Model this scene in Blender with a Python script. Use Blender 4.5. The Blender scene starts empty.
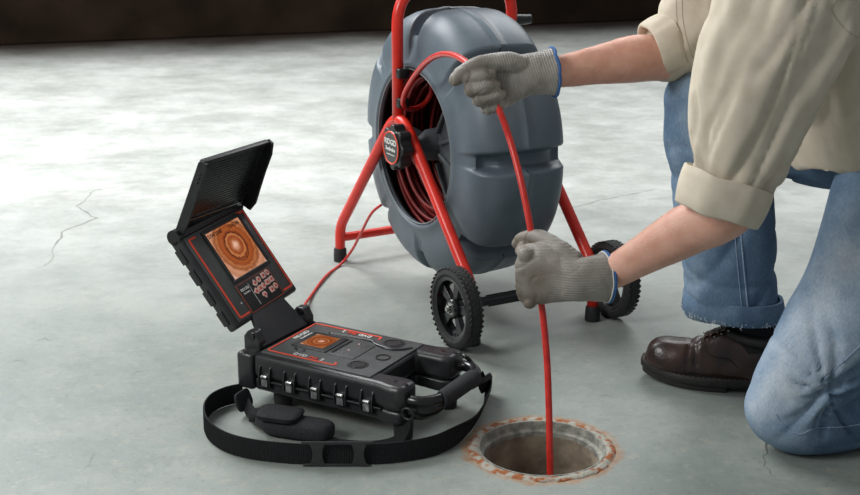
import bpy, bmesh, math, random
from mathutils import Vector, Matrix, noise
from mathutils.bvhtree import BVHTree
random.seed(7)
PI = math.pi
R = math.radians
S = bpy.context.scene
COL = S.collection

# ------------------------------------------------------------------ camera, world, lights, exposure
cam_d = bpy.data.cameras.new('camera'); cam = bpy.data.objects.new('camera', cam_d); COL.objects.link(cam)
cam.location = (0, 0, 1.0); cam.rotation_euler = (R(90 - 17), 0, 0)
cam_d.sensor_width = 36; cam_d.lens = 36 * 1350 / 860; cam_d.clip_end = 200; cam_d.clip_start = 0.02
cam_d.dof.use_dof = True; cam_d.dof.focus_distance = 2.55; cam_d.dof.aperture_fstop = 9.0
S.camera = cam
w = bpy.data.worlds.new('world'); S.world = w; w.use_nodes = True
bg = w.node_tree.nodes['Background']; bg.inputs[0].default_value = (0.93, 0.97, 1.0, 1); bg.inputs[1].default_value = 0.29
def area(name, loc, target, size, power, color=(1, 1, 1), sy=None):
    l = bpy.data.lights.new(name, 'AREA'); l.shape = 'RECTANGLE'; l.size = size; l.size_y = sy or size
    l.energy = power; l.color = color
    o = bpy.data.objects.new(name, l); COL.objects.link(o); o.location = loc
    o.rotation_euler = (Vector(target) - Vector(loc)).to_track_quat('-Z', 'Y').to_euler()
    return o
area('added_far_lamp', (-2.2, 4.7, 3.0), (-0.8, 3.2, 0), 2.2, 202, (0.97, 0.99, 1.0), 2.0)  # unseen area light added to brighten the far left floor
area('key_lamp', (-2.6, 0.9, 2.3), (0.3, 2.4, 0.3), 1.1, 72, (1.0, 0.98, 0.95))
area('back_lamp', (1.2, 5.2, 2.6), (0.3, 2.7, 0.3), 1.6, 40, (0.97, 0.99, 1.0))
S.view_settings.view_transform = 'Standard'; S.view_settings.look = 'None'
S.view_settings.exposure = 0.0; S.view_settings.gamma = 1.0; S.view_settings.use_curve_mapping = False

# ------------------------------------------------------------------ helpers
def lin(r, g=None, b=None):
    if g is None: r, g, b = r
    f = lambda c: (c / 255 / 12.92) if c <= 10 else ((c / 255 + 0.055) / 1.055) ** 2.4
    return (f(r), f(g), f(b), 1)

def mat(name, c1, c2=None, rough=0.5, metal=0.0, scale=20, bump=0.0, bscale=None, rvar=0.0, spec=0.5, sss=0.0, contrast=(0.35, 0.65)):
    m = bpy.data.materials.new(name); m.use_nodes = True
    nt = m.node_tree; p = nt.nodes['Principled BSDF']; L = nt.links.new
    p.inputs['Roughness'].default_value = rough; p.inputs['Metallic'].default_value = metal
    p.inputs['Specular IOR Level'].default_value = spec
    tc = nt.nodes.new('ShaderNodeTexCoord')
    n = nt.nodes.new('ShaderNodeTexNoise'); n.inputs['Scale'].default_value = scale; n.inputs['Detail'].default_value = 6
    L(tc.outputs['Object'], n.inputs['Vector'])
    cr = nt.nodes.new('ShaderNodeValToRGB')
    cr.color_ramp.elements[0].position, cr.color_ramp.elements[1].position = contrast
    cr.color_ramp.elements[0].color = lin(c1); cr.color_ramp.elements[1].color = lin(c2 or c1)
    L(n.outputs['Fac'], cr.inputs['Fac']); L(cr.outputs['Color'], p.inputs['Base Color'])
    if rvar:
        mr = nt.nodes.new('ShaderNodeMapRange'); mr.inputs['To Min'].default_value = rough - rvar; mr.inputs['To Max'].default_value = rough + rvar
        L(n.outputs['Fac'], mr.inputs['Value']); L(mr.outputs['Result'], p.inputs['Roughness'])
    if bump:
        n2 = nt.nodes.new('ShaderNodeTexNoise'); n2.inputs['Scale'].default_value = bscale or scale * 4; n2.inputs['Detail'].default_value = 4
        L(tc.outputs['Object'], n2.inputs['Vector'])
        b = nt.nodes.new('ShaderNodeBump'); b.inputs['Strength'].default_value = bump; b.inputs['Distance'].default_value = 0.002
        L(n2.outputs['Fac'], b.inputs['Height']); L(b.outputs['Normal'], p.inputs['Normal'])
    if sss:
        p.inputs['Subsurface Weight'].default_value = sss; p.inputs['Subsurface Radius'].default_value = (0.01, 0.004, 0.002)
    m['p'] = 1
    return m

def N(m, t, **k):
    n = m.node_tree.nodes.new(t)
    for a, v in k.items():
        if a.startswith('i_'): n.inputs[a[2:].replace('_', ' ')].default_value = v
        else: setattr(n, a, v)
    return n

def wm(o):
    M = o.matrix_parent_inverse @ o.matrix_basis
    return wm(o.parent) @ M if o.parent else o.matrix_basis.copy()

def empty(name, loc, rz=0, label=None, cat=None, group=None, M=None):
    o = bpy.data.objects.new(name, None); COL.objects.link(o); o.empty_display_size = 0.05
    if M is not None: o.matrix_world = M
    else: o.location = loc; o.rotation_euler = (0, 0, rz)
    if label: o['label'] = label
    if cat: o['category'] = cat
    if group: o['group'] = group
    bpy.context.view_layer.update()
    return o

class MB:
    """collects verts and faces; build() links them as ONE mesh object"""
    def __init__(s): s.v = []; s.f = []
    def add(s, vs, fs):
        b = len(s.v); s.v += [Vector(v) for v in vs]; s.f += [tuple(i + b for i in f) for f in fs]; return s
    def xf(s, M): s.v = [M @ v for v in s.v]; return s
    def build(s, name, m, parent=None, world=False, smooth=35, M=None, label=None, bev=0, weld=False):
        me = bpy.data.meshes.new(name)
        vs = s.v
        if world and parent is not None:
            I = wm(parent).inverted(); vs = [I @ v for v in vs]
        me.from_pydata([tuple(v) for v in vs], [], s.f)
        bm = bmesh.new(); bm.from_mesh(me)
        if weld: bmesh.ops.remove_doubles(bm, verts=bm.verts, dist=1e-5)
        bmesh.ops.recalc_face_normals(bm, faces=bm.faces); bm.to_mesh(me); bm.free()
        return link(name, me, m, parent, smooth, M, label, bev)

def link(name, me, m, parent=None, smooth=35, M=None, label=None, bev=0):
    me.materials.clear(); me.materials.append(m)
    if smooth:
        me.polygons.foreach_set('use_smooth', [True] * len(me.polygons))
        if smooth < 180: me.set_sharp_from_angle(angle=R(smooth))
    o = bpy.data.objects.new(name, me); COL.objects.link(o)
    if parent: o.parent = parent
    if M is not None: o.matrix_local = M
    if label: o['label'] = label
    if bev:
        b = o.modifiers.new('bevel', 'BEVEL'); b.width = bev; b.segments = 3; b.limit_method = 'ANGLE'; b.angle_limit = R(40)
        b.harden_normals = False
    return o

def box(mb, c, s, rot=None):
    c = Vector(c); M = rot or Matrix.Identity(3)
    vs = [c + M @ Vector((x * s[0] / 2, y * s[1] / 2, z * s[2] / 2)) for z in (-1, 1) for x, y in ((-1, -1), (1, -1), (1, 1), (-1, 1))]
    return mb.add(vs, [(3, 2, 1, 0), (4, 5, 6, 7), (0, 1, 5, 4), (1, 2, 6, 5), (2, 3, 7, 6), (3, 0, 4, 7)])

def rbox(mb, c, s, r=0.003, seg=3, rot=None):
    """rounded box"""
    bm = bmesh.new(); bmesh.ops.create_cube(bm, size=1)
    for v in bm.verts: v.co = Vector((v.co.x * s[0], v.co.y * s[1], v.co.z * s[2]))
    bmesh.ops.bevel(bm, geom=bm.edges[:], offset=min(r, min(s) * 0.49), segments=seg, profile=0.5, affect='EDGES')
    M = rot or Matrix.Identity(3); c = Vector(c)
    vs = [c + M @ v.co for v in bm.verts]; fs = [[v.index for v in f.verts] for f in bm.faces]
    mb.add(vs, fs); bm.free(); return mb

def catmull(pts, n=8, closed=False):
    P = [Vector(p) for p in pts]; out = []
    m = len(P)
    for i in range(m if closed else m - 1):
        if closed: a, b, c, d = P[(i - 1) % m], P[i], P[(i + 1) % m], P[(i + 2) % m]
        else: a, b, c, d = P[max(i - 1, 0)], P[i], P[i + 1], P[min(i + 2, m - 1)]
        for k in range(n):
            t = k / n
            out.append(0.5 * ((2 * b) + (c - a) * t + (2 * a - 5 * b + 4 * c - d) * t * t + (3 * b - a - 3 * c + d) * t ** 3))
    if not closed: out.append(P[-1])
    return out

def fillet(pts, r=0.05, n=8):
    P = [Vector(p) for p in pts]; out = [P[0]]
    for i in range(1, len(P) - 1):
        a = (P[i - 1] - P[i]); b = (P[i + 1] - P[i]); rr = r if not isinstance(r, (list, tuple)) else r[i - 1]
        rr = min(rr, a.length * 0.49, b.length * 0.49)
        p, q = P[i] + a.normalized() * rr, P[i] + b.normalized() * rr
        for k in range(n + 1):
            t = k / n; out.append((1 - t) ** 2 * p + 2 * t * (1 - t) * P[i] + t * t * q)
    out.append(P[-1]); return out

def interp(vals, n):
    """resample a list of values (floats/tuples) to n entries"""
    out = []
    for i in range(n):
        t = i / (n - 1) * (len(vals) - 1); k = min(int(t), len(vals) - 2); f = t - k
        a, b = vals[k], vals[k + 1]
        f = f * f * (3 - 2 * f) if False else f
        out.append(tuple(x + (y - x) * f for x, y in zip(a, b)) if isinstance(a, tuple) else a + (b - a) * f)
    return out

def tube(mb, pts, r, seg=14, ref=None, cap=True, closed=False, expo=1.0):
    """sweep an ellipse (side radius, ref radius) along pts"""
    P = [Vector(p) for p in pts]; n = len(P)
    rad = r if isinstance(r, list) else [r] * n
    if len(rad) != n: rad = interp(rad, n)
    T = []
    for i in range(n):
        a = P[(i + 1) % n] if (closed or i < n - 1) else P[i]; b = P[i - 1] if (closed or i > 0) else P[i]
        T.append((a - b).normalized())
    if ref is None:
        ref = Vector((0, 0, 1)) if abs(T[0].z) < 0.9 else Vector((0, 1, 0))
        par = True
    else: ref = Vector(ref); par = False
    vs = []; u = ref
    for i in range(n):
        base = u if par else ref
        side = T[i].cross(base).normalized(); up = side.cross(T[i]).normalized(); u = up
        ra, rb = rad[i] if isinstance(rad[i], tuple) else (rad[i], rad[i])
        for k in range(seg):
            a = 2 * PI * k / seg; c, s_ = math.cos(a), math.sin(a)
            if expo != 1.0:
                c = math.copysign(abs(c) ** expo, c); s_ = math.copysign(abs(s_) ** expo, s_)
            vs.append(P[i] + side * (ra * c) + up * (rb * s_))
    fs = []
    for i in range(n if closed else n - 1):
        j = (i + 1) % n
        for k in range(seg):
            fs.append((i * seg + k, i * seg + (k + 1) % seg, j * seg + (k + 1) % seg, j * seg + k))
    if cap and not closed:
        fs.append(tuple(range(seg))[::-1]); fs.append(tuple((n - 1) * seg + k for k in range(seg)))
    return mb.add(vs, fs)

def ribbon(mb, pts, ups, h, t):
    """flat band: centre line pts, width direction ups, height h, thickness t"""
    P = [Vector(p) for p in pts]; U = [Vector(u).normalized() for u in ups]; n = len(P); vs = []
    for i in range(n):
        T = (P[min(i + 1, n - 1)] - P[max(i - 1, 0)]).normalized(); N_ = T.cross(U[i]).normalized()
        for a, b in ((-1, -1), (1, -1), (1, 1), (-1, 1)): vs.append(P[i] + U[i] * (b * h / 2) + N_ * (a * t / 2))
    fs = [(i * 4 + k, i * 4 + (k + 1) % 4, i * 4 + 4 + (k + 1) % 4, i * 4 + 4 + k) for i in range(n - 1) for k in range(4)]
    fs += [(3, 2, 1, 0), tuple((n - 1) * 4 + k for k in range(4))]
    return mb.add(vs, fs)

def lathe(mb, prof, seg=32, axis='z', c=(0, 0, 0), closed=False):
    """prof: (radius, height) points around axis"""
    vs = []; c = Vector(c)
    for r_, h in prof:
        for k in range(seg):
            a = 2 * PI * k / seg; x, y = r_ * math.cos(a), r_ * math.sin(a)
            vs.append(c + (Vector((x, y, h)) if axis == 'z' else Vector((h, x, y)) if axis == 'x' else Vector((x, h, y))))
    m = len(prof); fs = []
    for i in range(m if closed else m - 1):
        j = (i + 1) % m
        for k in range(seg): fs.append((i * seg + k, i * seg + (k + 1) % seg, j * seg + (k + 1) % seg, j * seg + k))
    if not closed:
        if prof[0][0] > 1e-6: fs.append(tuple(range(seg)))
        if prof[-1][0] > 1e-6: fs.append(tuple((m - 1) * seg + k for k in range(seg)))
    return mb.add(vs, fs)

def ball(mb, c, r_):
    return lathe(mb, [(max(0.0, r_ * math.sin(PI * k / 12)), r_ * math.cos(PI * k / 12)) for k in range(13)], 24, 'z', c)

def prism(mb, outline, z0, z1, f=None):
    """extrude a 2-D outline; f maps (x, y, z) to a point"""
    f = f or (lambda x, y, z: Vector((x, y, z))); n = len(outline)
    vs = [f(x, y, z0) for x, y in outline] + [f(x, y, z1) for x, y in outline]
    fs = [tuple(range(n))[::-1], tuple(range(n, 2 * n))] + [(i, (i + 1) % n, n + (i + 1) % n, n + i) for i in range(n)]
    return mb.add(vs, fs)

def fuse(mb, voxel, it=6, factor=0.5):
    """union of overlapping closed shapes as one skin"""
    me = bpy.data.meshes.new('fuse'); me.from_pydata([tuple(v) for v in mb.v], [], mb.f)
    bm = bmesh.new(); bm.from_mesh(me); bmesh.ops.recalc_face_normals(bm, faces=bm.faces); bm.to_mesh(me); bm.free()
    o = bpy.data.objects.new('fuse', me); COL.objects.link(o)
    m = o.modifiers.new('r', 'REMESH'); m.mode = 'VOXEL'; m.voxel_size = voxel
    s_ = o.modifiers.new('s', 'SMOOTH'); s_.iterations = it; s_.factor = factor
    dg = bpy.context.evaluated_depsgraph_get(); dg.update()
    res = bpy.data.meshes.new_from_object(o.evaluated_get(dg), depsgraph=dg)
    bpy.data.objects.remove(o); bpy.data.meshes.remove(me)
    return res

def displace(me, fn):
    nn = [v.normal.copy() for v in me.vertices]
    for v, n in zip(me.vertices, nn):
        d = fn(v.co, n)
        if isinstance(d, Vector): v.co = v.co + d
        elif d: v.co = v.co + n * d
    me.update()

def shift(me, parent):
    me.transform(wm(parent).inverted()); return me

def nz(p, s, off=0.0): return noise.noise(Vector((p[0] * s + off, p[1] * s + off * 1.7, p[2] * s - off)))
def crease(p, off=0.0):
    """sharp valley lines of a noise field"""
    return max(0.0, 1 - abs(noise.noise(Vector((p[0] + off, p[1], p[2] - off)))) * 4.5) ** 2

def text(name, body, size, m, parent, M, extrude=0.0004, align='CENTER', scale=(1, 1)):
    c = bpy.data.curves.new(name, 'FONT'); c.body = body; c.size = size; c.extrude = extrude; c.align_x = align; c.align_y = 'CENTER'
    c.offset = size * 0.018; c.resolution_u = 3
    o = bpy.data.objects.new(name, c); COL.objects.link(o)
    dg = bpy.context.evaluated_depsgraph_get(); dg.update()
    me = bpy.data.meshes.new_from_object(o.evaluated_get(dg), depsgraph=dg)
    bpy.data.objects.remove(o); bpy.data.curves.remove(c)
    me.transform(Matrix.Diagonal((scale[0], scale[1], 1, 1)))
    return link(name, me, m, parent, 0, M)

def frame(o, x, y, z=None):
    """matrix with the given origin and axes"""
    x = Vector(x).normalized(); y = Vector(y).normalized(); z = x.cross(y)
    return Matrix(((x.x, y.x, z.x, o[0]), (x.y, y.y, z.y, o[1]), (x.z, y.z, z.z, o[2]), (0, 0, 0, 1)))

# camera model used only to measure points of the photograph at a known depth
_F, _P = 1350.0, R(17)
def ray(px, py):
    x = (px - 430) / _F; y = (247.5 - py) / _F
    return Vector((x, math.cos(_P) + y * math.sin(_P), -math.sin(_P) + y * math.cos(_P)))
def AY(px, py, Y):
    r = ray(px, py); return Vector((0, 0, 1)) + r * (Y / r.y)
def AG(px, py, z=0.0):
    r = ray(px, py); return Vector((0, 0, 1)) + r * ((z - 1) / r.z)

# ------------------------------------------------------------------ materials
M_black = mat('black_plastic', (24, 25, 27), (33, 34, 36), 0.42, scale=60, bump=0.12, bscale=900, rvar=0.08)
M_case = mat('charcoal_case_plastic', (36, 37, 39), (45, 46, 48), 0.32, scale=40, bump=0.1, bscale=1200, rvar=0.06)
M_deck = mat('dark_grey_deck', (70, 73, 73), (80, 83, 83), 0.4, scale=50, bump=0.08, bscale=1200)
M_gloss = mat('glossy_black', (18, 19, 21), (26, 27, 29), 0.22, scale=30)
M_red = mat('red_paint', (212, 42, 30), (226, 52, 36), 0.32, scale=30, rvar=0.06)
M_cable = mat('red_cable_jacket', (188, 34, 28), (208, 46, 34), 0.38, scale=80, rvar=0.08)
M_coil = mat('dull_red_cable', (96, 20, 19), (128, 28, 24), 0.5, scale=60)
M_redline = mat('red_line', (236, 82, 54), None, 0.5)
M_white = mat('white_print', (225, 225, 222), None, 0.5)
M_drum = mat('blue_grey_drum_plastic', (84, 96, 105), (95, 107, 116), 0.42, scale=14, bump=0.12, bscale=500, rvar=0.08)
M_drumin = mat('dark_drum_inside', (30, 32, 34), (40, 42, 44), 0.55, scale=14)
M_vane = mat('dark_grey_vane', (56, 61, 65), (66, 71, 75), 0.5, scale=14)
M_rubber = mat('black_rubber', (24, 24, 25), (36, 36, 37), 0.7, scale=90, bump=0.3, bscale=500)
M_steel = mat('bare_steel', (150, 150, 148), (190, 190, 186), 0.3, metal=1.0, scale=120)
M_latch = mat('bright_latch', (190, 192, 194), (225, 226, 228), 0.28, metal=0.85, scale=90)
M_web = mat('black_webbing', (20, 21, 23), (32, 33, 35), 0.8, scale=300, bump=0.6, bscale=700, spec=0.25)
M_pad = mat('black_neoprene', (44, 45, 47), (54, 55, 58), 0.85, scale=200, bump=0.5, bscale=1500, spec=0.2)
M_key = mat('pink_key', (236, 190, 178), (242, 205, 195), 0.5, scale=90)
M_skin = mat('skin', (204, 150, 130), (220, 172, 152), 0.5, scale=38, bump=0.35, bscale=260, sss=0.12, contrast=(0.3, 0.7))
M_shirt = mat('khaki_cotton', (196, 186, 168), (207, 198, 181), 0.85, scale=30, bump=0.25, bscale=900, spec=0.15)
M_thread = mat('khaki_thread', (172, 162, 144), None, 0.9)
M_jthread = mat('pale_denim_seam', (150, 168, 188), (110, 132, 158), 0.9, scale=400)
M_leather = mat('dark_brown_leather', (32, 23, 19), (58, 38, 30), 0.32, scale=22, bump=0.25, bscale=160, rvar=0.1)
M_sole = mat('black_sole', (22, 21, 21), (34, 32, 31), 0.6, scale=60, bump=0.2)
M_sock = mat('black_sock', (17, 17, 19), (24, 24, 26), 0.9, scale=300, bump=0.5, bscale=900)
M_lace = mat('tan_lace', (140, 122, 100), (60, 44, 34), 0.8, scale=300)
M_blue = mat('blue_cuff_hem', (38, 84, 140), (58, 104, 160), 0.85, scale=300, bump=0.5, bscale=900)
M_hair = mat('brown_hair', (60, 42, 30), (84, 60, 42), 0.7, scale=200, bump=0.6, bscale=300)

# floor: worn painted concrete
def floor_material():
    m = bpy.data.materials.new('worn_painted_concrete'); m.use_nodes = True
    nt = m.node_tree; L = nt.links.new; p = nt.nodes['Principled BSDF']
    tc = N(m, 'ShaderNodeTexCoord'); O = tc.outputs['Object']
    def noi(scale, det=8, rough=0.6, dist=0.0, sc=None):
        n = N(m, 'ShaderNodeTexNoise'); n.inputs['Scale'].default_value = scale; n.inputs['Detail'].default_value = det
        n.inputs['Roughness'].default_value = rough; n.inputs['Distortion'].default_value = dist
        if sc:
            mp = N(m, 'ShaderNodeMapping'); mp.inputs['Scale'].default_value = sc; L(O, mp.inputs['Vector']); L(mp.outputs[0], n.inputs['Vector'])
        else: L(O, n.inputs['Vector'])
        return n.outputs['Fac']
    def ramp(src, a, b, ca, cb):
        r = N(m, 'ShaderNodeValToRGB'); e = r.color_ramp.elements; e[0].position = a; e[1].position = b; e[0].color = ca; e[1].color = cb
        L(src, r.inputs['Fac']); return r.outputs['Color']
    def mix(f, a, b, mode='MIX', fac=None):
        x = N(m, 'ShaderNodeMix'); x.data_type = 'RGBA'; x.blend_type = mode
        if f is None: x.inputs[0].default_value = fac
        else: L(f, x.inputs[0])
        for i, s_ in ((6, a), (7, b)):
            if isinstance(s_, tuple): x.inputs[i].default_value = s_
            else: L(s_, x.inputs[i])
        return x.outputs[2]
    def g(v): return (v, v, v, 1)
    base = ramp(noi(0.9, 6, 0.55), 0.35, 0.7, lin(118, 127, 122), lin(138, 146, 141))
    base = mix(ramp(noi(4, 12, 0.7, 0.15), 0.44, 0.60, g(0), g(0.75)), base, lin(142, 147, 140))
    base = mix(ramp(noi(11, 12, 0.75, 0.1), 0.52, 0.62, g(0), g(0.4)), base, lin(108, 116, 110))
    base = mix(ramp(noi(34, 10, 0.78), 0.54, 0.62, g(0), g(0.5)), base, lin(156, 152, 138))
    base = mix(ramp(noi(70, 8, 0.75), 0.57, 0.65, g(0), g(0.5)), base, lin(94, 98, 92))
    base = mix(ramp(noi(2.4, 12, 0.78, 0.3), 0.54, 0.62, g(0), g(0.5)), base, lin(118, 128, 122))
    # far glare put into the colour as a paler tone, with worn blotches
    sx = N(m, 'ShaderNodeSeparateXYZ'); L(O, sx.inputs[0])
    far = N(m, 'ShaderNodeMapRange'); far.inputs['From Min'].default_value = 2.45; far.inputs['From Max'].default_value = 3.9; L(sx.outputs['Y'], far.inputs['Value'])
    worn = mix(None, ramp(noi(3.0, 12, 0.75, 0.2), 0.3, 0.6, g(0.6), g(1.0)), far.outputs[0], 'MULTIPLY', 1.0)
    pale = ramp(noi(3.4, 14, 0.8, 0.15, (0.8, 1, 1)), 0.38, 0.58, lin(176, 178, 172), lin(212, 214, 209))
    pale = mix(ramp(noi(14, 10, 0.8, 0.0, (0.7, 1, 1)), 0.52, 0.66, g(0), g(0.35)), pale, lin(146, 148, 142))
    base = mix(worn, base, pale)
    # dirt against the far wall
    dw = N(m, 'ShaderNodeVectorMath'); dw.operation = 'DOT_PRODUCT'; dw.inputs[1].default_value = (-0.2713, 0.9625, 0); L(O, dw.inputs[0])
    ad = N(m, 'ShaderNodeMath'); ad.operation = 'MULTIPLY_ADD'; L(noi(1.5, 6, 0.6), ad.inputs[0]); ad.inputs[1].default_value = 0.7; L(dw.outputs['Value'], ad.inputs[2])
    base = mix(ramp(ad.outputs[0], 0.0, 1.0, g(0), g(1)), base, base)
    mr = N(m, 'ShaderNodeMapRange'); mr.interpolation_type = 'SMOOTHSTEP'; mr.inputs['From Min'].default_value = 6.5; mr.inputs['From Max'].default_value = 7.35; L(ad.outputs[0], mr.inputs['Value'])
    base = mix(mr.outputs[0], base, lin(46, 38, 32))
    # rust stain around the drain
    vd = N(m, 'ShaderNodeVectorMath'); vd.operation = 'DISTANCE'; vd.inputs[1].default_value = (0.19, 2.1, 0); L(O, vd.inputs[0])
    st = N(m, 'ShaderNodeMath'); st.operation = 'MULTIPLY_ADD'; L(noi(22, 8, 0.7), st.inputs[0]); st.inputs[1].default_value = 0.05; L(vd.outputs['Value'], st.inputs[2])
    m2 = N(m, 'ShaderNodeMapRange'); m2.interpolation_type = 'SMOOTHSTEP'; m2.inputs['From Min'].default_value = 0.168; m2.inputs['From Max'].default_value = 0.150; L(st.outputs[0], m2.inputs['Value'])
    rust = ramp(noi(60, 8, 0.7), 0.42, 0.6, lin(140, 96, 60), lin(156, 138, 112))
    base = mix(m2.outputs[0], base, rust)
    L(base, p.inputs['Base Color'])
    rr = N(m, 'ShaderNodeMapRange'); rr.inputs['To Min'].default_value = 0.34; rr.inputs['To Max'].default_value = 0.6; L(noi(6, 8, 0.7), rr.inputs['Value']); L(rr.outputs[0], p.inputs['Roughness'])
    b = N(m, 'ShaderNodeBump'); b.inputs['Strength'].default_value = 0.35; b.inputs['Distance'].default_value = 0.004
    L(noi(14, 12, 0.72, 0.3), b.inputs['Height']); L(b.outputs[0], p.inputs['Normal'])
    return m
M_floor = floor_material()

# ------------------------------------------------------------------ floor, cracks, back wall
HC = Vector((0.19, 2.1, 0)); HR = 0.104
mb = MB(); seg = 96; rings = [HR + 0.014, 0.3, 1.2]
vs = []
for r_ in rings:
    for k in range(seg):
        a = 2 * PI * k / seg; vs.append(HC + Vector((r_ * math.cos(a), r_ * math.sin(a), 0)))
def sq(a, x0, x1, y0, y1):
    c, s_ = math.cos(a), math.sin(a)
    t = min(((x1 - HC.x) / c) if c > 1e-9 else 1e9, ((x0 - HC.x) / c) if c < -1e-9 else 1e9, ((y1 - HC.y) / s_) if s_ > 1e-9 else 1e9, ((y0 - HC.y) / s_) if s_ < -1e-9 else 1e9)
    return HC + Vector((c * t, s_ * t, 0))
for k in range(seg): vs.append(sq(2 * PI * k / seg, -7, 7, -2.5, 11))
fs = [(i * seg + k, i * seg + (k + 1) % seg, (i + 1) * seg + (k + 1) % seg, (i + 1) * seg + k) for i in range(3) for k in range(seg)]
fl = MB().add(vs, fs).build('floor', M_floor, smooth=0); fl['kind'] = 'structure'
fl['label'] = 'worn grey-green painted concrete floor with cracks'; 
M_crack = mat('crack_dirt', (96, 98, 92), (70, 70, 66), 0.9, scale=60)
M_crackf = mat('pale_crack_dirt', (150, 152, 146), (128, 130, 124), 0.9, scale=60)
def crack(pts, w_, m):
    P = []
    for a, b in zip(pts[:-1], pts[1:]):
        a, b = AG(*a), AG(*b)
        for k in range(6):
            t = k / 6; q = a.lerp(b, t); j = w_ * 1.6 if k else 0
            P.append(q + Vector((random.uniform(-j, j), random.uniform(-j, j) * 1.5, 0)))
    vs = []; n = len(P)
    for i, q in enumerate(P):
        d = (P[min(i + 1, n - 1)] - P[max(i - 1, 0)]).normalized(); s_ = Vector((-d.y, d.x, 0)) * w_ * (0.3 + random.random()) * math.sin(PI * (i + 0.4) / n)
        vs += [q - s_ + Vector((0, 0, 0.0004)), q + s_ * 0.6 + Vector((0, 0, 0.0004))]
    MB().add(vs, [(2 * i, 2 * i + 1, 2 * i + 3, 2 * i + 2) for i in range(n - 1)]).build('crack', m, fl, smooth=0)
crack([(120, 186), (96, 190), (76, 206), (98, 218), (62, 232), (50, 262), (32, 272)], 0.0045, M_crackf)
crack([(740, 392), (757, 412), (752, 424), (768, 440), (764, 466), (778, 480)], 0.002, M_crack)
for c_ in ([(562, 358), (572, 356), (578, 350)], [(548, 366), (556, 372), (566, 374)], [(620, 372), (628, 366), (640, 368)], [(668, 398), (680, 404), (690, 402)], [(10, 362), (22, 360), (30, 366)], [(84, 470), (92, 458), (96, 450)], [(130, 380), (136, 372), (148, 370)], [(700, 412), (712, 420), (716, 432)], [(596, 398), (606, 394), (612, 398)], [(36, 342), (44, 338), (56, 342)]): crack(c_, 0.0016, M_crackf)
crack([(752, 186), (690, 196), (640, 200)], 0.002, M_crackf)
crack([(560, 210), (620, 196), (662, 188)], 0.003, M_crackf)

wd = Vector((0.9625, 0.2713, 0)); wn = Vector((-0.2713, 0.9625, 0)); wp = wn * 7.02
mb = MB(); rot = Matrix((wd, wn, Vector((0, 0, 1)))).transposed()
box(mb, wp + wn * 0.15 + Vector((0, 0, 0.45)), (16, 0.3, 0.9), rot)  # unseen top kept low so light from behind reaches the floor
M_wall = mat('dark_brown_wall', (30, 23, 18), (46, 36, 28), 0.95, scale=3, bump=0.3, bscale=14, spec=0.05)
wl = mb.build('wall_back', M_wall, smooth=0, bev=0.01); wl['kind'] = 'structure'; wl['label'] = 'low dark brown wall along the far side'

# ------------------------------------------------------------------ drain opening
dr = empty('floor_drain', HC, label='round open drain hole in the floor with rust-stained cast rim', cat='drain')
M_rim = mat('rusty_cast_rim', (160, 158, 146), (146, 84, 44), 0.9, scale=70, bump=1.0, bscale=230, contrast=(0.44, 0.58))
M_rimin = mat('grey_cement_rim', (112, 114, 108), (160, 160, 150), 0.85, scale=60, bump=1.0, bscale=200)
M_pipe = mat('old_pipe_wall', (104, 92, 78), (158, 146, 128), 0.9, scale=22, bump=1.0, bscale=90, contrast=(0.3, 0.7))
def wob(k, n, s_, amp): 
    a = 2 * PI * k / n; return amp * noise.noise(Vector((math.cos(a) * s_, math.sin(a) * s_, s_)))
mb = MB(); seg = 120; vs = []
prof = [(0.128, -0.002, 0.004), (0.1245, 0.0016, 0.004), (0.119, 0.0032, 0.002), (0.113, 0.0034, 0.001), (0.109, 0.002, 0.001), (0.108, -0.01, 0.0)]
for i, (r_, z_, am) in enumerate(prof):
    for k in range(seg):
        a = 2 * PI * k / seg; rr = r_ + wob(k, seg, 6 + i, am); vs.append(Vector((rr * math.cos(a), rr * math.sin(a), z_ + (wob(k, seg, 14 + i, 0.0014) if 0 < i < 5 else 0))))
mb.add(vs, [(i * seg + k, i * seg + (k + 1) % seg, (i + 1) * seg + (k + 1) % seg, (i + 1) * seg + k) for i in range(5) for k in range(seg)])
mb.build('rim', M_rim, dr)
mb = MB(); lathe(mb, [(0.109, 0.0028), (0.106, 0.0026), (0.1045, -0.003), (0.104, -0.012), (0.0985, -0.015), (0.098, -0.03), (0.11, -0.03)], 96)
mb.f = mb.f[:-2]; mb.build('collar', M_rimin, dr)
mb = MB(); vs = []; seg = 80; nr = 26
for i in range(nr):
    for k in range(seg):
        a = 2 * PI * k / seg; z_ = -0.022 - 0.36 * i / (nr - 1)
        rr = 0.0965 + 0.004 * noise.noise(Vector((math.cos(a) * 3, math.sin(a) * 3, z_ * 30))); vs.append(Vector((rr * math.cos(a), rr * math.sin(a), z_)))
mb.add(vs, [(i * seg + k, i * seg + (k + 1) % seg, (i + 1) * seg + (k + 1) % seg, (i + 1) * seg + k) for i in range(nr - 1) for k in range(seg)] + [tuple((nr - 1) * seg + k for k in range(seg))])
mb.build('pipe', M_pipe, dr)

# ------------------------------------------------------------------ cable reel. local x = axle, y = away from the wheels, z up
AX = Vector((0.2265, 2.6685, 0)); RZ = math.atan2(0.477, 0.879)
reel = empty('cable_reel', AX, RZ, 'large blue-grey drum reel on red tubular frame with two black wheels', 'cable reel')
RM = reel.matrix_world.copy()
DY, DZ, DU = 0.30, 0.352, -0.025      # drum centre
FU = 0.158                            # frame plane
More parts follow.
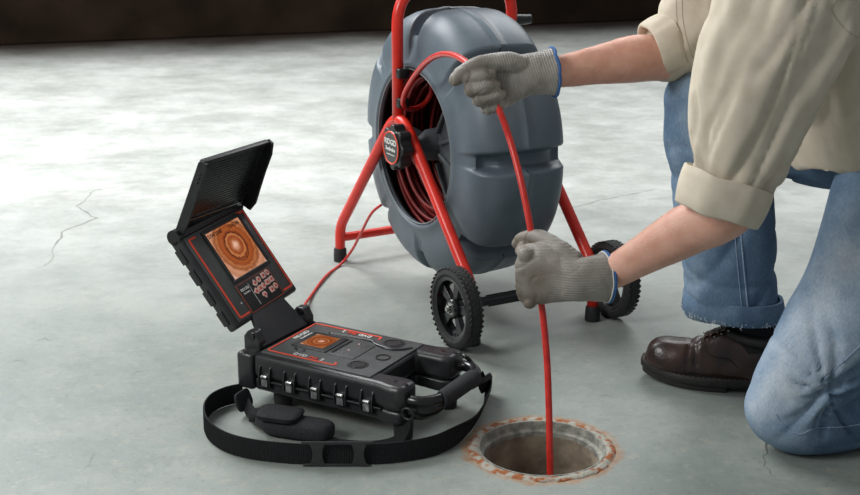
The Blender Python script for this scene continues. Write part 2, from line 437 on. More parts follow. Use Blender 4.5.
# drum shell
prof = [(-0.126, 0.170), (-0.134, 0.171), (-0.139, 0.174), (-0.140, 0.178), (-0.137, 0.183), (-0.134, 0.19), (-0.132, 0.202), (-0.131, 0.216), (-0.130, 0.230), (-0.127, 0.242), (-0.123, 0.255), (-0.116, 0.268), (-0.107, 0.278), (-0.096, 0.286), (-0.083, 0.291),
        (-0.065, 0.294), (-0.045, 0.295), (-0.0285, 0.2955), (-0.0275, 0.2968), (-0.0225, 0.2968), (-0.0215, 0.2955), (-0.005, 0.295), (0.018, 0.294), (0.038, 0.2925), (0.054, 0.289), (0.066, 0.282), (0.074, 0.272), (0.080, 0.258), (0.083, 0.244), (0.085, 0.232), (0.088, 0.2), (0.09, 0.17), (0.092, 0.12), (0.092, 0.0)]
outer_n = len(prof)
NT = 480; vs = []
def groove(th):
    d = ((math.degrees(th) - 3) % 45); d = min(d, 45 - d)
    hw, soft = 2.6, 2.4
    if d < hw: return 1.0
    if d < hw + soft: t = (d - hw) / soft; return 1 - t * t * (3 - 2 * t)
    return 0.0
for u, r_ in prof:
    wgt = min(max((r_ - 0.235) / 0.035, 0), 1); wgt = wgt * wgt * (3 - 2 * wgt)
    w2 = min(max((r_ - 0.192) / 0.03, 0), 1)
    for k in range(NT):
        th = 2 * PI * k / NT; g = groove(th)
        # shallow dish in every block, deep step at every groove
        dd = ((math.degrees(th) - 3) % 45) / 45; dome = math.sin(PI * dd) ** 0.5
        rr = r_ - 0.030 * g * wgt - 0.005 * (1 - dome) * wgt
        uu = u
        if u < DU: uu = u + 0.007 * g * w2 * (1 - 0.3 * wgt) + (0.012 * g * wgt if r_ < 0.29 else 0)
        elif r_ > 0.15: uu = u - 0.012 * g * wgt
        vs.append(Vector((uu, DY - rr * math.cos(th), DZ + rr * math.sin(th))))
fs = [(i * NT + k, i * NT + (k + 1) % NT, (i + 1) * NT + (k + 1) % NT, (i + 1) * NT + k) for i in range(outer_n - 1) for k in range(NT)]
drum = MB().add(vs, fs).build('drum', M_drum, reel, smooth=60)
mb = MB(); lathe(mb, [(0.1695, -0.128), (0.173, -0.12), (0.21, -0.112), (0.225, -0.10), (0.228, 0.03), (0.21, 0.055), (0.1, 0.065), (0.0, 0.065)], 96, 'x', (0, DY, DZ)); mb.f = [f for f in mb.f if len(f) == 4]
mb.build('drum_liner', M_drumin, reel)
mb = MB(); lathe(mb, [(0.1685 + 0.0016 * math.cos(a), -0.1365 + 0.0016 * math.sin(a)) for a in [2 * PI * i / 6 for i in range(6)]], 128, 'x', (0, DY, DZ), closed=True)
mb.build('opening_lip', mat('pale_lip', (120, 126, 130), None, 0.4), reel)
# hub cone and vanes
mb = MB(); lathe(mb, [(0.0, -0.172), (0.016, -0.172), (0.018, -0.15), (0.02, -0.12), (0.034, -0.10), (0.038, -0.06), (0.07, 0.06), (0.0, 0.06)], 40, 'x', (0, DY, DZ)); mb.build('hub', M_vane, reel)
def vane(a0, a1, n=3):
    mb = MB()
    P = []
    def pt(r_, a, u): a = R(a); return Vector((u, DY - r_ * math.cos(a), DZ + r_ * math.sin(a)))
    m = (a0 + a1) / 2
    top = [pt(0.040, a0, -0.09), pt(0.040, a1, -0.09), pt(0.172, a1 + 4, -0.106), pt(0.172, a0 - 4, -0.106)]
    bot = [q + Vector((0.03, 0, 0)) for q in top]
    mb.add(top + bot, [(0, 1, 2, 3), (7, 6, 5, 4), (0, 1, 5, 4), (1, 2, 6, 5), (2, 3, 7, 6), (3, 0, 4, 7)])
    # ribs standing proud of the vane
    for a in [a0 + (a1 - a0) * k / (n - 1) for k in range(n)]:
        q0, q1 = pt(0.05, a, -0.103), pt(0.168, a + (a - m) * 0.15, -0.112)
        d = (q1 - q0).normalized(); s_ = d.cross(Vector((1, 0, 0))).normalized() * 0.004
        mb.add([q0 - s_, q0 + s_, q1 + s_, q1 - s_, q0 - s_ + Vector((0.02, 0, 0)), q0 + s_ + Vector((0.02, 0, 0)), q1 + s_ + Vector((0.02, 0, 0)), q1 - s_ + Vector((0.02, 0, 0))],
               [(0, 1, 2, 3), (7, 6, 5, 4), (0, 1, 5, 4), (1, 2, 6, 5), (2, 3, 7, 6), (3, 0, 4, 7)])
    return mb.build('vane', M_vane, reel, smooth=0, bev=0.003)
vane(-40, 42, 4); vane(176, 200)
# wound cable inside the drum: each turn a piece
for i in range(30):
    u = -0.092 + 0.0125 * (i % 10); rr = 0.146 + 0.017 * (i // 10) + 0.004 * (i % 3)
    ph = random.uniform(0, 6)
    pts = [Vector((u + 0.006 * math.sin(2 * PI * k / 48 + ph), DY - (rr + 0.005 * math.sin(4 * PI * k / 48 + ph)) * math.cos(2 * PI * k / 48), DZ + (rr + 0.004 * math.cos(2 * PI * k / 48 + ph)) * math.sin(2 * PI * k / 48))) for k in range(48)]
    mb = MB(); tube(mb, pts, 0.0045, 8, closed=True, ref=(1, 0, 0)); mb.build('cable_turn', M_coil, reel, smooth=180)
# frame tubes, one side and the other; local y = -v
TR = 0.0125
for sgn in (-1, 1):
    x = sgn * FU if sgn < 0 else 0.14
    mb = MB(); p = fillet([(x, 0.645, 0.012), (x, 0.643, 0.088), (x, 0.322, 0.437), (x, 0.005, 0.12), (x, 0.0, 0.02)], [0.03, 0.075, 0.03], 10)
    tube(mb, p, TR, 16); mb.build('side_frame_tube', M_red, reel, smooth=180)
    for y_ in (0.645, 0.0):
        mb = MB(); lathe(mb, [(0.0, 0.0), (0.0155, 0.0), (0.0165, 0.004), (0.0155, 0.03), (0.013, 0.034), (0, 0.034)], 20, 'z', (x, y_, 0)); mb.build('rubber_foot', M_rubber, reel)
    # bracket plate between the legs
    mb = MB(); prism(mb, [(0.352, 0.385), (0.292, 0.385), (0.225, 0.325), (0.236, 0.318), (0.27, 0.335), (0.345, 0.33), (0.382, 0.355), (0.385, 0.372)], x - 0.002, x + 0.002, lambda a, b, c: Vector((c, a, b)))
    mb.build('hub_bracket', M_red, reel, smooth=0, bev=0.001)
yy = 0.333
mb = MB(); p = fillet([(-FU, yy - 0.004, 0.405), (-FU, yy - 0.004, 0.695), (0.14, yy + 0.015, 0.695), (0.14, yy + 0.02, 0.405)], [0.085, 0.085], 12); tube(mb, p, TR, 16); mb.build('handle_hoop', M_red, reel, smooth=180)
mb = MB(); tube(mb, [(-FU, 0.642, 0.06), (0.14, 0.642, 0.06)], 0.0105, 14); mb.build('rear_cross_bar', M_red, reel, smooth=60)
mb = MB(); tube(mb, [(-0.205, 0.0, 0.088), (0.215, 0.0, 0.088)], 0.010, 14)
for k in range(6):
    a = 2 * PI * k / 6; box(mb, (0.0, 0.0105 * math.cos(a), 0.088 + 0.0105 * math.sin(a)), (0.25, 0.003, 0.003))
mb.build('axle', M_black, reel, smooth=40)
mb = MB(); tube(mb, [(0.128, yy + 0.018, 0.602), (0.165, yy + 0.018, 0.602)], 0.0125, 14); tube(mb, [(0.165, yy + 0.018, 0.602), (0.19, yy + 0.018, 0.602)], [0.012, 0.0105], 14); mb.build('lock_knob', M_black, reel, smooth=50)
for z_, dy in ((0.512, 0), (0.448, 0.0)):
    mb = MB(); rbox(mb, (-FU + 0.004, yy - 0.016, z_), (0.026, 0.024, 0.022), 0.004); mb.build('cable_clip', M_black, reel)
# knob
KX = -0.2
mb = MB(); out = []
for k in range(160):
    a = 2 * PI * k / 160; rr = 0.0450 + 0.0045 * math.copysign(abs(math.cos(8 * a)) ** 0.6, math.cos(8 * a)); out.append((rr * math.cos(a), rr * math.sin(a)))
prism(mb, out, KX, KX + 0.028, lambda a, b, c: Vector((c, DY - 0.024 + a, DZ + 0.010 + b))); kb = mb.build('hub_knob', M_black, reel, smooth=40, bev=0.003)
kc = Vector((KX, DY - 0.024, DZ + 0.010))
mb = MB(); lathe(mb, [(0.0, -0.0035), (0.034, -0.0035), (0.036, -0.001), (0.036, 0.004), (0, 0.004)], 48, 'x', kc); mb.build('badge', M_gloss, kb)
mb = MB(); lathe(mb, [(0.0345 + 0.0018 * math.cos(a), -0.0035 + 0.0012 * math.sin(a)) for a in [2 * PI * i / 8 for i in range(8)]], 64, 'x', kc, closed=True); mb.build('badge_ring', M_redline, kb)
KM = lambda dy, dz: frame(kc + Vector((-0.004, -dy, dz)), (0, -1, 0), (0, 0, 1))
text('lettering', 'RIDGID', 0.0165, M_white, kb, KM(0, 0.012))
text('lettering', 'SeeSnake', 0.0115, M_white, kb, KM(0, -0.003))
mb = MB(); box(mb, kc + Vector((-0.0038, 0, -0.015)), (0.0006, 0.036, 0.0012)); mb.build('badge_line', M_white, kb, smooth=0)

# wheels
def wheel(u, out):
    """u: centre along the axle, out: -1/+1 outward side"""
    root = empty('wheel', (0, 0, 0)); root.parent = reel; root.location = (u, 0, 0.086)
    Rw, W = 0.086, 0.034
    mb = MB(); lathe(mb, [(0.064, -W / 2 + 0.003), (0.070, -W / 2), (0.078, -W / 2 + 0.002), (0.082, -W / 2 + 0.006), (0.0835, 0), (0.082, W / 2 - 0.006), (0.078, W / 2 - 0.002), (0.07, W / 2), (0.064, W / 2 - 0.003)], 72, 'x', closed=True)
    mb.build('tyre', M_rubber, root)
    mb = MB()
    for row in range(4):
        for k in range(44):
            a = 2 * PI * (k + 0.5 * (row % 2)) / 44; uu = (-1.5 + row) * 0.0082
            q = Vector((uu, 0.0836 * math.cos(a), 0.0836 * math.sin(a)))
            t_ = Vector((0, -math.sin(a), math.cos(a))); n_ = q.copy(); n_.x = 0; n_.normalize(); x_ = Vector((1, 0, 0))
            h = 0.0011; l1, l2 = 0.0060, 0.0052
            b4 = [q + t_ * l1, q + x_ * l2, q - t_ * l1, q - x_ * l2]; b4 = [b - n_ * 0.0015 for b in b4]; t4 = [q + (b - q) * 0.75 + n_ * h for b in b4]
            mb.add(b4 + t4, [(4, 5, 6, 7), (0, 1, 5, 4), (1, 2, 6, 5), (2, 3, 7, 6), (3, 0, 4, 7)])
    o = mb.build('tread', M_rubber, root, smooth=0); o['kind'] = 'stuff'
    rm = MB(); lathe(rm, [(0.058, -0.013), (0.0655, -0.015), (0.0665, 0.0), (0.0655, 0.015), (0.058, 0.013)], 60, 'x', closed=True)
    lathe(rm, [(0.05, 0.002), (0.0595, 0.002), (0.0595, 0.006), (0.05, 0.006)], 60, 'x', closed=True)
    lathe(rm, [(0.0, -0.014), (0.018, -0.014), (0.022, -0.008), (0.022, 0.008), (0.018, 0.014), (0.0, 0.014)], 30, 'x')
    rm.build('wheel_rim', M_gloss, root)
    for k in range(5):
        a = 2 * PI * k / 5 + 0.5; mb = MB()
        d = Vector((0, math.cos(a), math.sin(a))); t_ = Vector((0, -math.sin(a), math.cos(a)))
        w0, w1 = 0.007, 0.013
        q0, q1 = d * 0.017, d * 0.061; X = Vector((0.006, 0, 0))
        mb.add([q0 - t_ * w0 - X, q0 + t_ * w0 - X, q1 + t_ * w1 - X, q1 - t_ * w1 - X, q0 - t_ * w0 + X, q0 + t_ * w0 + X, q1 + t_ * w1 + X, q1 - t_ * w1 + X], [(0, 1, 2, 3), (7, 6, 5, 4), (0, 1, 5, 4), (1, 2, 6, 5), (2, 3, 7, 6), (3, 0, 4, 7)])
        mb.build('spoke', M_gloss, root, smooth=0, bev=0.002)
    mb = MB(); s_ = out
    pr = [(0.0, 0.024), (0.005, 0.024), (0.006, 0.02), (0.006, 0.0145), (0.013, 0.014), (0.0135, 0.0125), (0, 0.0125)]
    lathe(mb, [(r_, h * s_) for r_, h in pr], 20, 'x')
    prism(mb, [(0.0095 * math.cos(PI * i / 3), 0.0095 * math.sin(PI * i / 3)) for i in range(6)], 0.0145 * s_, 0.0205 * s_, lambda a, b, c: Vector((c, a, b)))
    mb.build('bolt', M_steel, root, smooth=30)
    return root
wheel(-0.197, -1); wheel(0.187, 1)

# ------------------------------------------------------------------ cables
def cable(name, pts, r, label, cat, m=M_cable, n=10):
    p = catmull(pts, n); base = p[0].copy()
    mb = MB(); tube(mb, [q - base for q in p], r, 12)
    o = mb.build(name, m, smooth=180); o.location = base; o['label'] = label; o['category'] = cat; return o
K_UP = AY(479, 90, 2.315)      # knuckles of the upper hand
K_LO = AY(521, 279, 2.115)     # knuckles of the lower hand
up_d = Vector((-0.93, 0.0, -0.30)).normalized(); up_n = Vector((0.05, 1.0, -0.05)); 
lo_d = Vector((-0.965, 0.25, -0.06)).normalized(); lo_n = Vector((-0.25, -0.965, 0.05))
def hframe(d, n):
    n = (n - d * n.dot(d)).normalized(); s_ = n.cross(d)
    if s_.z < 0: s_ = -s_
    return d, n, s_
UD, UN, US = hframe(up_d, up_n); LD, LN, LS = hframe(lo_d, lo_n)
def hp(K, fr, d, s_, n):
    k = 1.24 if K is K_LO else 1.0
    return K + (fr[0] * d * (1.0 + (k - 1) * 0.5) + fr[2] * s_ + fr[1] * n * 1.0) if k == 1.0 else K + fr[0] * d * 1.08 + fr[2] * s_ * k + fr[1] * n * k
UF, LF = (UD, UN, US), (LD, LN, LS)
gU = lambda s_: hp(K_UP, UF, -0.014, s_, -0.026)
gL = lambda s_: hp(K_LO, LF, -0.014, s_, -0.027)
reelp = lambda u, y, z: RM @ Vector((u, y, z))
cable('push_cable', [AY(416, 70, 2.99), AY(424, 70, 2.96), AY(431, 80, 2.94), AY(431, 93, 2.93), AY(424, 104, 2.92), AY(413, 109, 2.90), AY(404, 106, 2.865), AY(404, 96, 2.83), AY(410, 83, 2.78), AY(420, 69, 2.70), AY(432, 58, 2.60), AY(446, 54, 2.50), AY(462, 59, 2.40), AY(480, 76, 2.31), AY(496, 103, 2.272),
     AY(510, 140, 2.25), AY(523, 190, 2.20), AY(533, 243, 2.165), AY(538, 280, 2.155), AY(543, 316, 2.145), AY(547, 360, 2.13), AY(549, 410, 2.105), AY(550, 460, 2.085), AY(551, 510, 2.08), AY(552, 590, 2.09)],
      0.0058, 'long red push cable running from the reel through both gloves into the drain', 'cable')
cable('connecting_cable', [Matrix.Translation((-0.351, 2.289, 0)) @ Matrix.Rotation(R(-30.3), 4, 'Z') @ Vector((-0.002, 0.178, 0.062)), AG(303, 309, 0.02), AG(311, 296, 0.0045), AG(326, 276, 0.0045), AG(341, 264, 0.005), AY(352, 250, 3.10), AY(361, 233, 3.02), AY(371, 214, 2.96), AY(381, 205, 2.93)], 0.0032, 'thin red connecting cable from the reel to the back of the monitor case', 'cable')

# ------------------------------------------------------------------ monitor case. local x = along the latches, y = away, z up
CA = R(-30.3); case = empty('inspection_monitor', (-0.351, 2.289, 0), CA, 'black folding inspection monitor case with two lit orange screens, standing on the floor', 'monitor')
CM = case.matrix_world.copy()
def uoutline(e=0.0):
    x1 = 0.356 - e
    o = [(0.036 + e, e), (0.300, e), (0.325, -0.006 + e), (x1 - 0.006, -0.006 + e), (x1, 0.004 + e), (x1, 0.043 - e), (0.335, 0.050 - e), (0.283 - e, 0.046 - e),
         (0.283 - e, 0.161 + e), (0.335, 0.157 + e), (x1, 0.164 + e), (x1, 0.205 - e), (x1 - 0.006, 0.214 - e), (0.325, 0.214 - e), (0.300, 0.207 - e), (0.036 + e, 0.207 - e)]
    return o
mb = MB(); prism(mb, uoutline(0.002), 0.036, 0.0592); mb.build('lower_shell', M_case, case, smooth=40, bev=0.005)
mb = MB(); prism(mb, uoutline(), 0.060, 0.105); mb.build('upper_shell', M_case, case, smooth=40, bev=0.009)
mb = MB(); rbox(mb, (0.0165, 0.1035, 0.068), (0.037, 0.209, 0.070), 0.007); mb.build('rear_pack', M_case, case)
# deck plate with stepped recesses
mb = MB(); rbox(mb, (0.162, 0.1035, 0.1055), (0.236, 0.180, 0.004), 0.0015); mb.build('deck_plate', M_deck, case)
mb = MB(); rbox(mb, (0.112, 0.104, 0.1078), (0.076, 0.078, 0.004), 0.0018); mb.build('screen_bezel', M_case, case)
mb = MB(); rbox(mb, (0.185, 0.104, 0.1077), (0.052, 0.082, 0.0025), 0.001); pad = mb.build('control_pad', M_deck, case)
mb = MB(); box(mb, (0.160, 0.104, 0.1095), (0.005, 0.066, 0.002)); mb.build('pad_ridge', M_gloss, case, smooth=0, bev=0.0006)
for i in range(4):
    for j in range(3):
        if (i + j) % 4 == 3: continue
        mb = MB(); lathe(mb, [(0, 0.0), (0.0018, 0.0), (0.0018, 0.0008), (0, 0.0008)], 10, 'z', (0.170 + j * 0.011, 0.078 + i * 0.017, 0.1088)); mb.build('pad_key', M_key if (i * j) % 2 else M_steel, pad)
# swelling shoulders with pressed logos (round caps), round socket
for (x, y, r_) in ((0.232, 0.047, 0.021), (0.232, 0.166, 0.024)):
    mb = MB(); lathe(mb, [(0, 0.1085), (r_ * 0.86, 0.1085), (r_, 0.106), (r_ + 0.001, 0.10), (0, 0.10)], 36, 'z', (x, y, 0)); c_ = mb.build('round_cap', M_case, case)
    mb = MB(); lathe(mb, [(r_ * 0.66 + 0.0007 * math.cos(a), 0.1088 + 0.0005 * math.sin(a)) for a in [2 * PI * i / 6 for i in range(6)]], 36, 'z', (x, y, 0), closed=True); mb.build('cap_ring', M_gloss, c_)
mb = MB(); tube(mb, catmull([(0.10, 0.152, 0.107), (0.15, 0.156, 0.1075), (0.19, 0.156, 0.108), (0.205, 0.146, 0.108), (0.235, 0.138, 0.108), (0.26, 0.146, 0.108), (0.272, 0.165, 0.107)], 8), (0.0035), 10); mb.build('swept_ridge', M_case, case, smooth=180)
mb = MB(); tube(mb, catmull([(0.09, 0.058, 0.107), (0.10, 0.053, 0.1075), (0.112, 0.055, 0.1075)], 6), 0.003, 8); mb.build('swept_ridge', M_case, case, smooth=180)
mb = MB(); lathe(mb, [(0, 0.106), (0.0115, 0.106), (0.0115, 0.109), (0.0135, 0.109), (0.014, 0.105), (0, 0.105)], 30, 'z', (0.252, 0.098, 0)); mb.build('socket', M_gloss, case)
# red border line: two C-shaped strips joined at the hinge end
def strip(pts, wd_, z, name='red_border', parent=None, m=M_redline):
    mb = MB(); P = fillet([(x, y, z) for x, y in pts], 0.006, 4); ribbon(mb, P, [Vector((0, 0, 1)).cross((P[min(i + 1, len(P) - 1)] - P[max(i - 1, 0)]).normalized()) for i in range(len(P))], wd_, 0.0008)
    return mb.build(name, m, parent, smooth=0)
strip([(0.192, 0.037), (0.200, 0.024), (0.052, 0.024), (0.048, 0.182), (0.197, 0.182), (0.198, 0.168)], 0.0034, 0.1081, parent=case)
# small screen
def screen_mat(name, strength, cx=0.0, cy=0.0, sc=1.0):
    m = bpy.data.materials.new(name); m.use_nodes = True; nt = m.node_tree; L = nt.links.new
    for n in list(nt.nodes):
        if n.type != 'OUTPUT_MATERIAL': nt.nodes.remove(n)
    out = [n for n in nt.nodes][0]
    tc = N(m, 'ShaderNodeTexCoord'); mp = N(m, 'ShaderNodeMapping'); mp.inputs['Location'].default_value = (-cx, -cy, 0); L(tc.outputs['Object'], mp.inputs['Vector'])
    nn = N(m, 'ShaderNodeTexNoise'); nn.inputs['Scale'].default_value = 110 * sc; nn.inputs['Detail'].default_value = 5; L(mp.outputs[0], nn.inputs['Vector'])
    ln = N(m, 'ShaderNodeVectorMath'); ln.operation = 'LENGTH'; L(mp.outputs[0], ln.inputs[0])
    a = N(m, 'ShaderNodeMath'); a.operation = 'MULTIPLY_ADD'; L(nn.outputs['Fac'], a.inputs[0]); a.inputs[1].default_value = 0.012 / sc; L(ln.outputs['Value'], a.inputs[2])
    s_ = N(m, 'ShaderNodeMath'); s_.operation = 'MULTIPLY'; L(a.outputs[0], s_.inputs[0]); s_.inputs[1].default_value = 11.5 * sc
    r = N(m, 'ShaderNodeValToRGB'); e = r.color_ramp.elements
    stops = [(0.0, (250, 226, 214)), (0.12, (236, 180, 150)), (0.2, (180, 104, 60)), (0.27, (150, 66, 26)), (0.33, (206, 130, 74)), (0.38, (120, 48, 18)), (0.46, (172, 88, 38)), (0.55, (150, 74, 30)), (0.60, (190, 116, 70)), (0.66, (150, 84, 44)), (0.74, (216, 152, 118)), (0.84, (196, 132, 98)), (0.93, (232, 184, 164)), (1.0, (214, 156, 132))]
    e[0].position = 0; e[0].color = lin(*stops[0][1]); e[1].position = 1; e[1].color = lin(*stops[-1][1])
    for p_, c in stops[1:-1]:
        x = e.new(p_); x.color = lin(*c)
    L(s_.outputs[0], r.inputs['Fac'])
    em = N(m, 'ShaderNodeEmission'); em.inputs['Strength'].default_value = strength; L(r.outputs['Color'], em.inputs['Color'])
    gl = N(m, 'ShaderNodeBsdfGlossy'); gl.inputs['Roughness'].default_value = 0.15
    mx = N(m, 'ShaderNodeMixShader'); mx.inputs[0].default_value = 0.04; L(em.outputs[0], mx.inputs[1]); L(gl.outputs[0], mx.inputs[2]); L(mx.outputs[0], out.inputs['Surface'])
    return m
mb = MB(); box(mb, (0, 0, 0), (0.050, 0.056, 0.001)); mb.build('small_screen', screen_mat('small_screen_picture', 0.8, 0.003, 0.0, 1.6), case, smooth=0, M=Matrix.Translation((0.112, 0.104, 0.1100)))
# writing on the deck
TZ = 0.1083
M_redtext = mat('red_print', (222, 66, 46), None, 0.5)
text('lettering', 'DVD', 0.0125, M_white, case, frame((0.118, 0.0335, TZ), (1, 0, 0), (0, 1, 0)), scale=(1.1, 1))
text('lettering', 'Pak', 0.0125, M_redtext, case, frame((0.1465, 0.0335, TZ), (1, 0, 0), (0, 1, 0)), scale=(1.1, 1))
text('lettering', '2', 0.0125, M_white, case, frame((0.165, 0.0335, TZ), (1, 0, 0), (0, 1, 0)))
text('lettering', 'DVD', 0.0125, M_white, case, frame((0.166, 0.173, TZ), (-1, 0, 0), (0, -1, 0)), scale=(1.1, 1))
text('lettering', 'Pak', 0.0125, M_redtext, case, frame((0.1375, 0.173, TZ), (-1, 0, 0), (0, -1, 0)), scale=(1.1, 1))
text('lettering', '2', 0.0125, M_white, case, frame((0.119, 0.173, TZ), (-1, 0, 0), (0, -1, 0)))
text('lettering', 'RIDGID', 0.0125, M_white, case, frame((0.060, 0.118, TZ), (0, 1, 0), (-1, 0, 0)), scale=(1.1, 1))
text('lettering', 'SeeSnake', 0.0085, M_white, case, frame((0.0715, 0.118, TZ), (0, 1, 0), (-1, 0, 0)), scale=(1.1, 1))
# latches and fins on the near wall, screws on the arms
for i in range(5):
    x = 0.064 + i * 0.0545
    mb = MB(); rbox(mb, (x, -0.0035, 0.060), (0.0135, 0.006, 0.021), 0.0015); lt = mb.build('latch', M_latch, case)
    mb = MB(); rbox(mb, (x, -0.0065, 0.0665), (0.0145, 0.003, 0.006), 0.001); mb.build('latch_lip', M_steel, lt)
    for s_ in (-1, 1):
        mb = MB(); prism(mb, [(0.002, 0.046), (-0.006, 0.050), (-0.007, 0.068), (-0.003, 0.084), (0.002, 0.089)], x + s_ * 0.0115 - 0.0012, x + s_ * 0.0115 + 0.0012, lambda a, b, c: Vector((c, a, b))); mb.build('fin', M_case, case, smooth=0)
mb = MB(); rbox(mb, (0.18, -0.001, 0.059), (0.262, 0.006, 0.004), 0.001); mb.build('seam_rib', M_black, case)
for x, y in ((0.325, 0.022), (0.348, 0.018), (0.325, 0.187), (0.348, 0.190)):
    mb = MB(); lathe(mb, [(0, 0.1055), (0.0042, 0.1055), (0.0048, 0.104), (0, 0.104)], 16, 'z', (x, y, 0)); mb.build('screw', M_gloss, case)
for x, y in ((0.075, 0.035), (0.338, 0.026), (0.075, 0.175), (0.338, 0.182)):
    mb = MB(); lathe(mb, [(0, 0.0), (0.015, 0.0), (0.0165, 0.004), (0.018, 0.038), (0, 0.038)], 24, 'z', (x, y, 0)); mb.build('foot', M_rubber, case)
# carry handle: curved arms and a fat grip
hz = 0.080; HX = -0.008
P = catmull([(0.352, 0.020, hz), (0.372, 0.014, hz), (0.392, 0.020, hz), (0.407, 0.045, hz), (0.411, 0.075, hz), (0.411, 0.135, hz), (0.407, 0.165, hz), (0.392, 0.190, hz), (0.372, 0.197, hz), (0.352, 0.190, hz)], 8)
P = [q + Vector((HX, 0, 0)) for q in P]
mb = MB(); tube(mb, P, (0.010), 16, ref=(0, 0, 1)); mb.build('handle', M_gloss, case, smooth=180)
mb = MB(); tube(mb, catmull([(0.409, 0.047, hz), (0.411, 0.055, hz), (0.412, 0.085, hz), (0.412, 0.105, hz), (0.412, 0.125, hz), (0.411, 0.155, hz), (0.409, 0.163, hz)], 6), [(0.012, 0.012), (0.0155, 0.0145), (0.0165, 0.015), (0.0165, 0.015), (0.0165, 0.015), (0.0155, 0.0145), (0.012, 0.012)], 20, ref=(0, 0, 1)); mb.xf(Matrix.Translation((HX, 0, 0))).build('grip', M_pad, case, smooth=60)
# bumper under the near arm of the handle
mb = MB(); tube(mb, catmull([(0.355, 0.018, 0.062), (0.385, 0.022, 0.060), (0.402, 0.045, 0.062), (0.408, 0.07, 0.07)], 8), [(0.008, 0.016), (0.008, 0.016), (0.007, 0.012), (0.004, 0.006)], 14, ref=(0, 0, 1)); mb.xf(Matrix.Translation((HX, 0, 0))).build('handle_web', M_gloss, case, smooth=180)
# hinge towers and hinge panel
for y in (0.034, 0.186):
    mb = MB(); prism(mb, [(-0.002, 0.095), (0.034, 0.095), (0.034, 0.118), (0.024, 0.136), (0.006, 0.136), (-0.002, 0.125)], y - 0.010, y + 0.010, lambda a, b, c: Vector((a, c, b))); mb.build('hinge_tower', M_case, case, smooth=0, bev=0.003)
    mb = MB(); tube(mb, [(0.016, y - 0.013, 0.128), (0.016, y + 0.013, 0.128)], 0.0075, 16); mb.build('hinge_pin', M_gloss, case, smooth=50)
tv = Vector((-0.125, 0, 0.170)).normalized(); nv = Vector((tv.z, 0, -tv.x)); P0 = Vector((-0.005, 0, 0.142)); bv = Vector((0, 1, 0))
# hinge flap from the deck up to the head
q0, q1 = P0 + tv * 0.020 + nv * 0.001, Vector((0.038, 0, 0.108))
mb = MB(); n_ = (q1 - q0).normalized(); m_ = Vector((n_.z, 0, -n_.x)) * -1
f8 = [q0 + bv * 0.066, q0 + bv * 0.164, q1 + bv * 0.172, q1 + bv * 0.030]
f8 = f8 + [q - m_ * 0.01 for q in f8]
mb.add(f8, [(0, 1, 2, 3), (7, 6, 5, 4), (0, 1, 5, 4), (1, 2, 6, 5), (2, 3, 7, 6), (3, 0, 4, 7)]); mb.build('hinge_flap', M_case, case, smooth=0, bev=0.003)
# head: a frame of its own (x = along the hinge, y = up the face, z = out of the face)
HM = frame(P0, bv, tv); HM = HM @ Matrix.Translation((0.016, 0, 0)) @ Matrix.Rotation(R(5), 4, 'Z')
def hm(dx, dy, dz): return HM @ Matrix.Translation((dx, dy, dz))
W_, Hh = 0.202, 0.200
head = empty('screen_head', (0, 0, 0)); head.parent = case; head.matrix_local = HM
mb = MB(); rbox(mb, (W_ / 2 - 0.002, Hh / 2, -0.013), (W_, Hh, 0.026), 0.006)
for yy_ in (0.03, 0.075, 0.12, 0.165): rbox(mb, (-0.003, yy_, -0.018), (0.005, 0.030, 0.014), 0.002)
mb.build('head_shell', M_case, head)
mb = MB(); rbox(mb, (W_ / 2 - 0.002, Hh / 2, 0.0005), (W_ - 0.020, Hh - 0.016, 0.003), 0.001); mb.build('face_plate', M_deck, head)
# bezel ring of the big screen, sunk
def ring4(mb, x0, y0, x1, y1, w_, z0, z1):
    for (a, b, c, d) in ((x0, y0, x1, y0 + w_), (x0, y1 - w_, x1, y1), (x0, y0 + w_, x0 + w_, y1 - w_), (x1 - w_, y0 + w_, x1, y1 - w_)):
        box(mb, ((a + c) / 2, (b + d) / 2, (z0 + z1) / 2), (c - a, d - b, z1 - z0))
mb = MB(); ring4(mb, 0.052, 0.072, 0.172, 0.186, 0.007, 0.001, 0.0055); mb.build('screen_bezel', M_case, head, smooth=0, bev=0.0015)
mb = MB(); box(mb, (0, 0, 0), (0.108, 0.102, 0.001)); scr = mb.build('main_screen', screen_mat('pipe_picture', 0.85, 0.004, 0.006, 1.0), head, smooth=0, M=Matrix.Translation((0.112, 0.129, 0.0028)))
M_ink = mat('screen_ink', (70, 36, 22), None, 0.6)
text('lettering', '2/04/2008', 0.0105, M_ink, scr, Matrix.Translation((-0.029, 0.042, 0.0008)), 0.0001)
text('lettering', '12:42:46', 0.0105, M_ink, scr, Matrix.Translation((0.030, 0.042, 0.0008)), 0.0001)
mb = MB(); tube(mb, [(0.004 + 0.026 * math.cos(2 * PI * k / 40), 0.003 + 0.030 * math.sin(2 * PI * k / 40), 0.0004) for k in range(40)], 0.0007, 6, closed=True, ref=(0, 0, 1)); mb.build('picture_ring', M_ink, scr, smooth=180)
for pts in ([(0.036, 0.184), (0.016, 0.184), (0.016, 0.014), (0.046, 0.014)], [(0.166, 0.186), (0.189, 0.186), (0.189, 0.014), (0.160, 0.014)]):
    mb = MB(); P = fillet([(x, y, 0.0024) for x, y in pts], 0.003, 3)
    ribbon(mb, P, [Vector((0, 0, 1)).cross((P[min(i + 1, len(P) - 1)] - P[max(i - 1, 0)]).normalized()) for i in range(len(P))], 0.0042, 0.001); mb.build('red_border', M_redline, head, smooth=0)
mb = MB(); rbox(mb, (0.112, 0.044, 0.0028), (0.104, 0.058, 0.0016), 0.0007); kp = mb.build('keypad', M_black, head, M=Matrix.Translation((-0.010, -0.006, 0)))
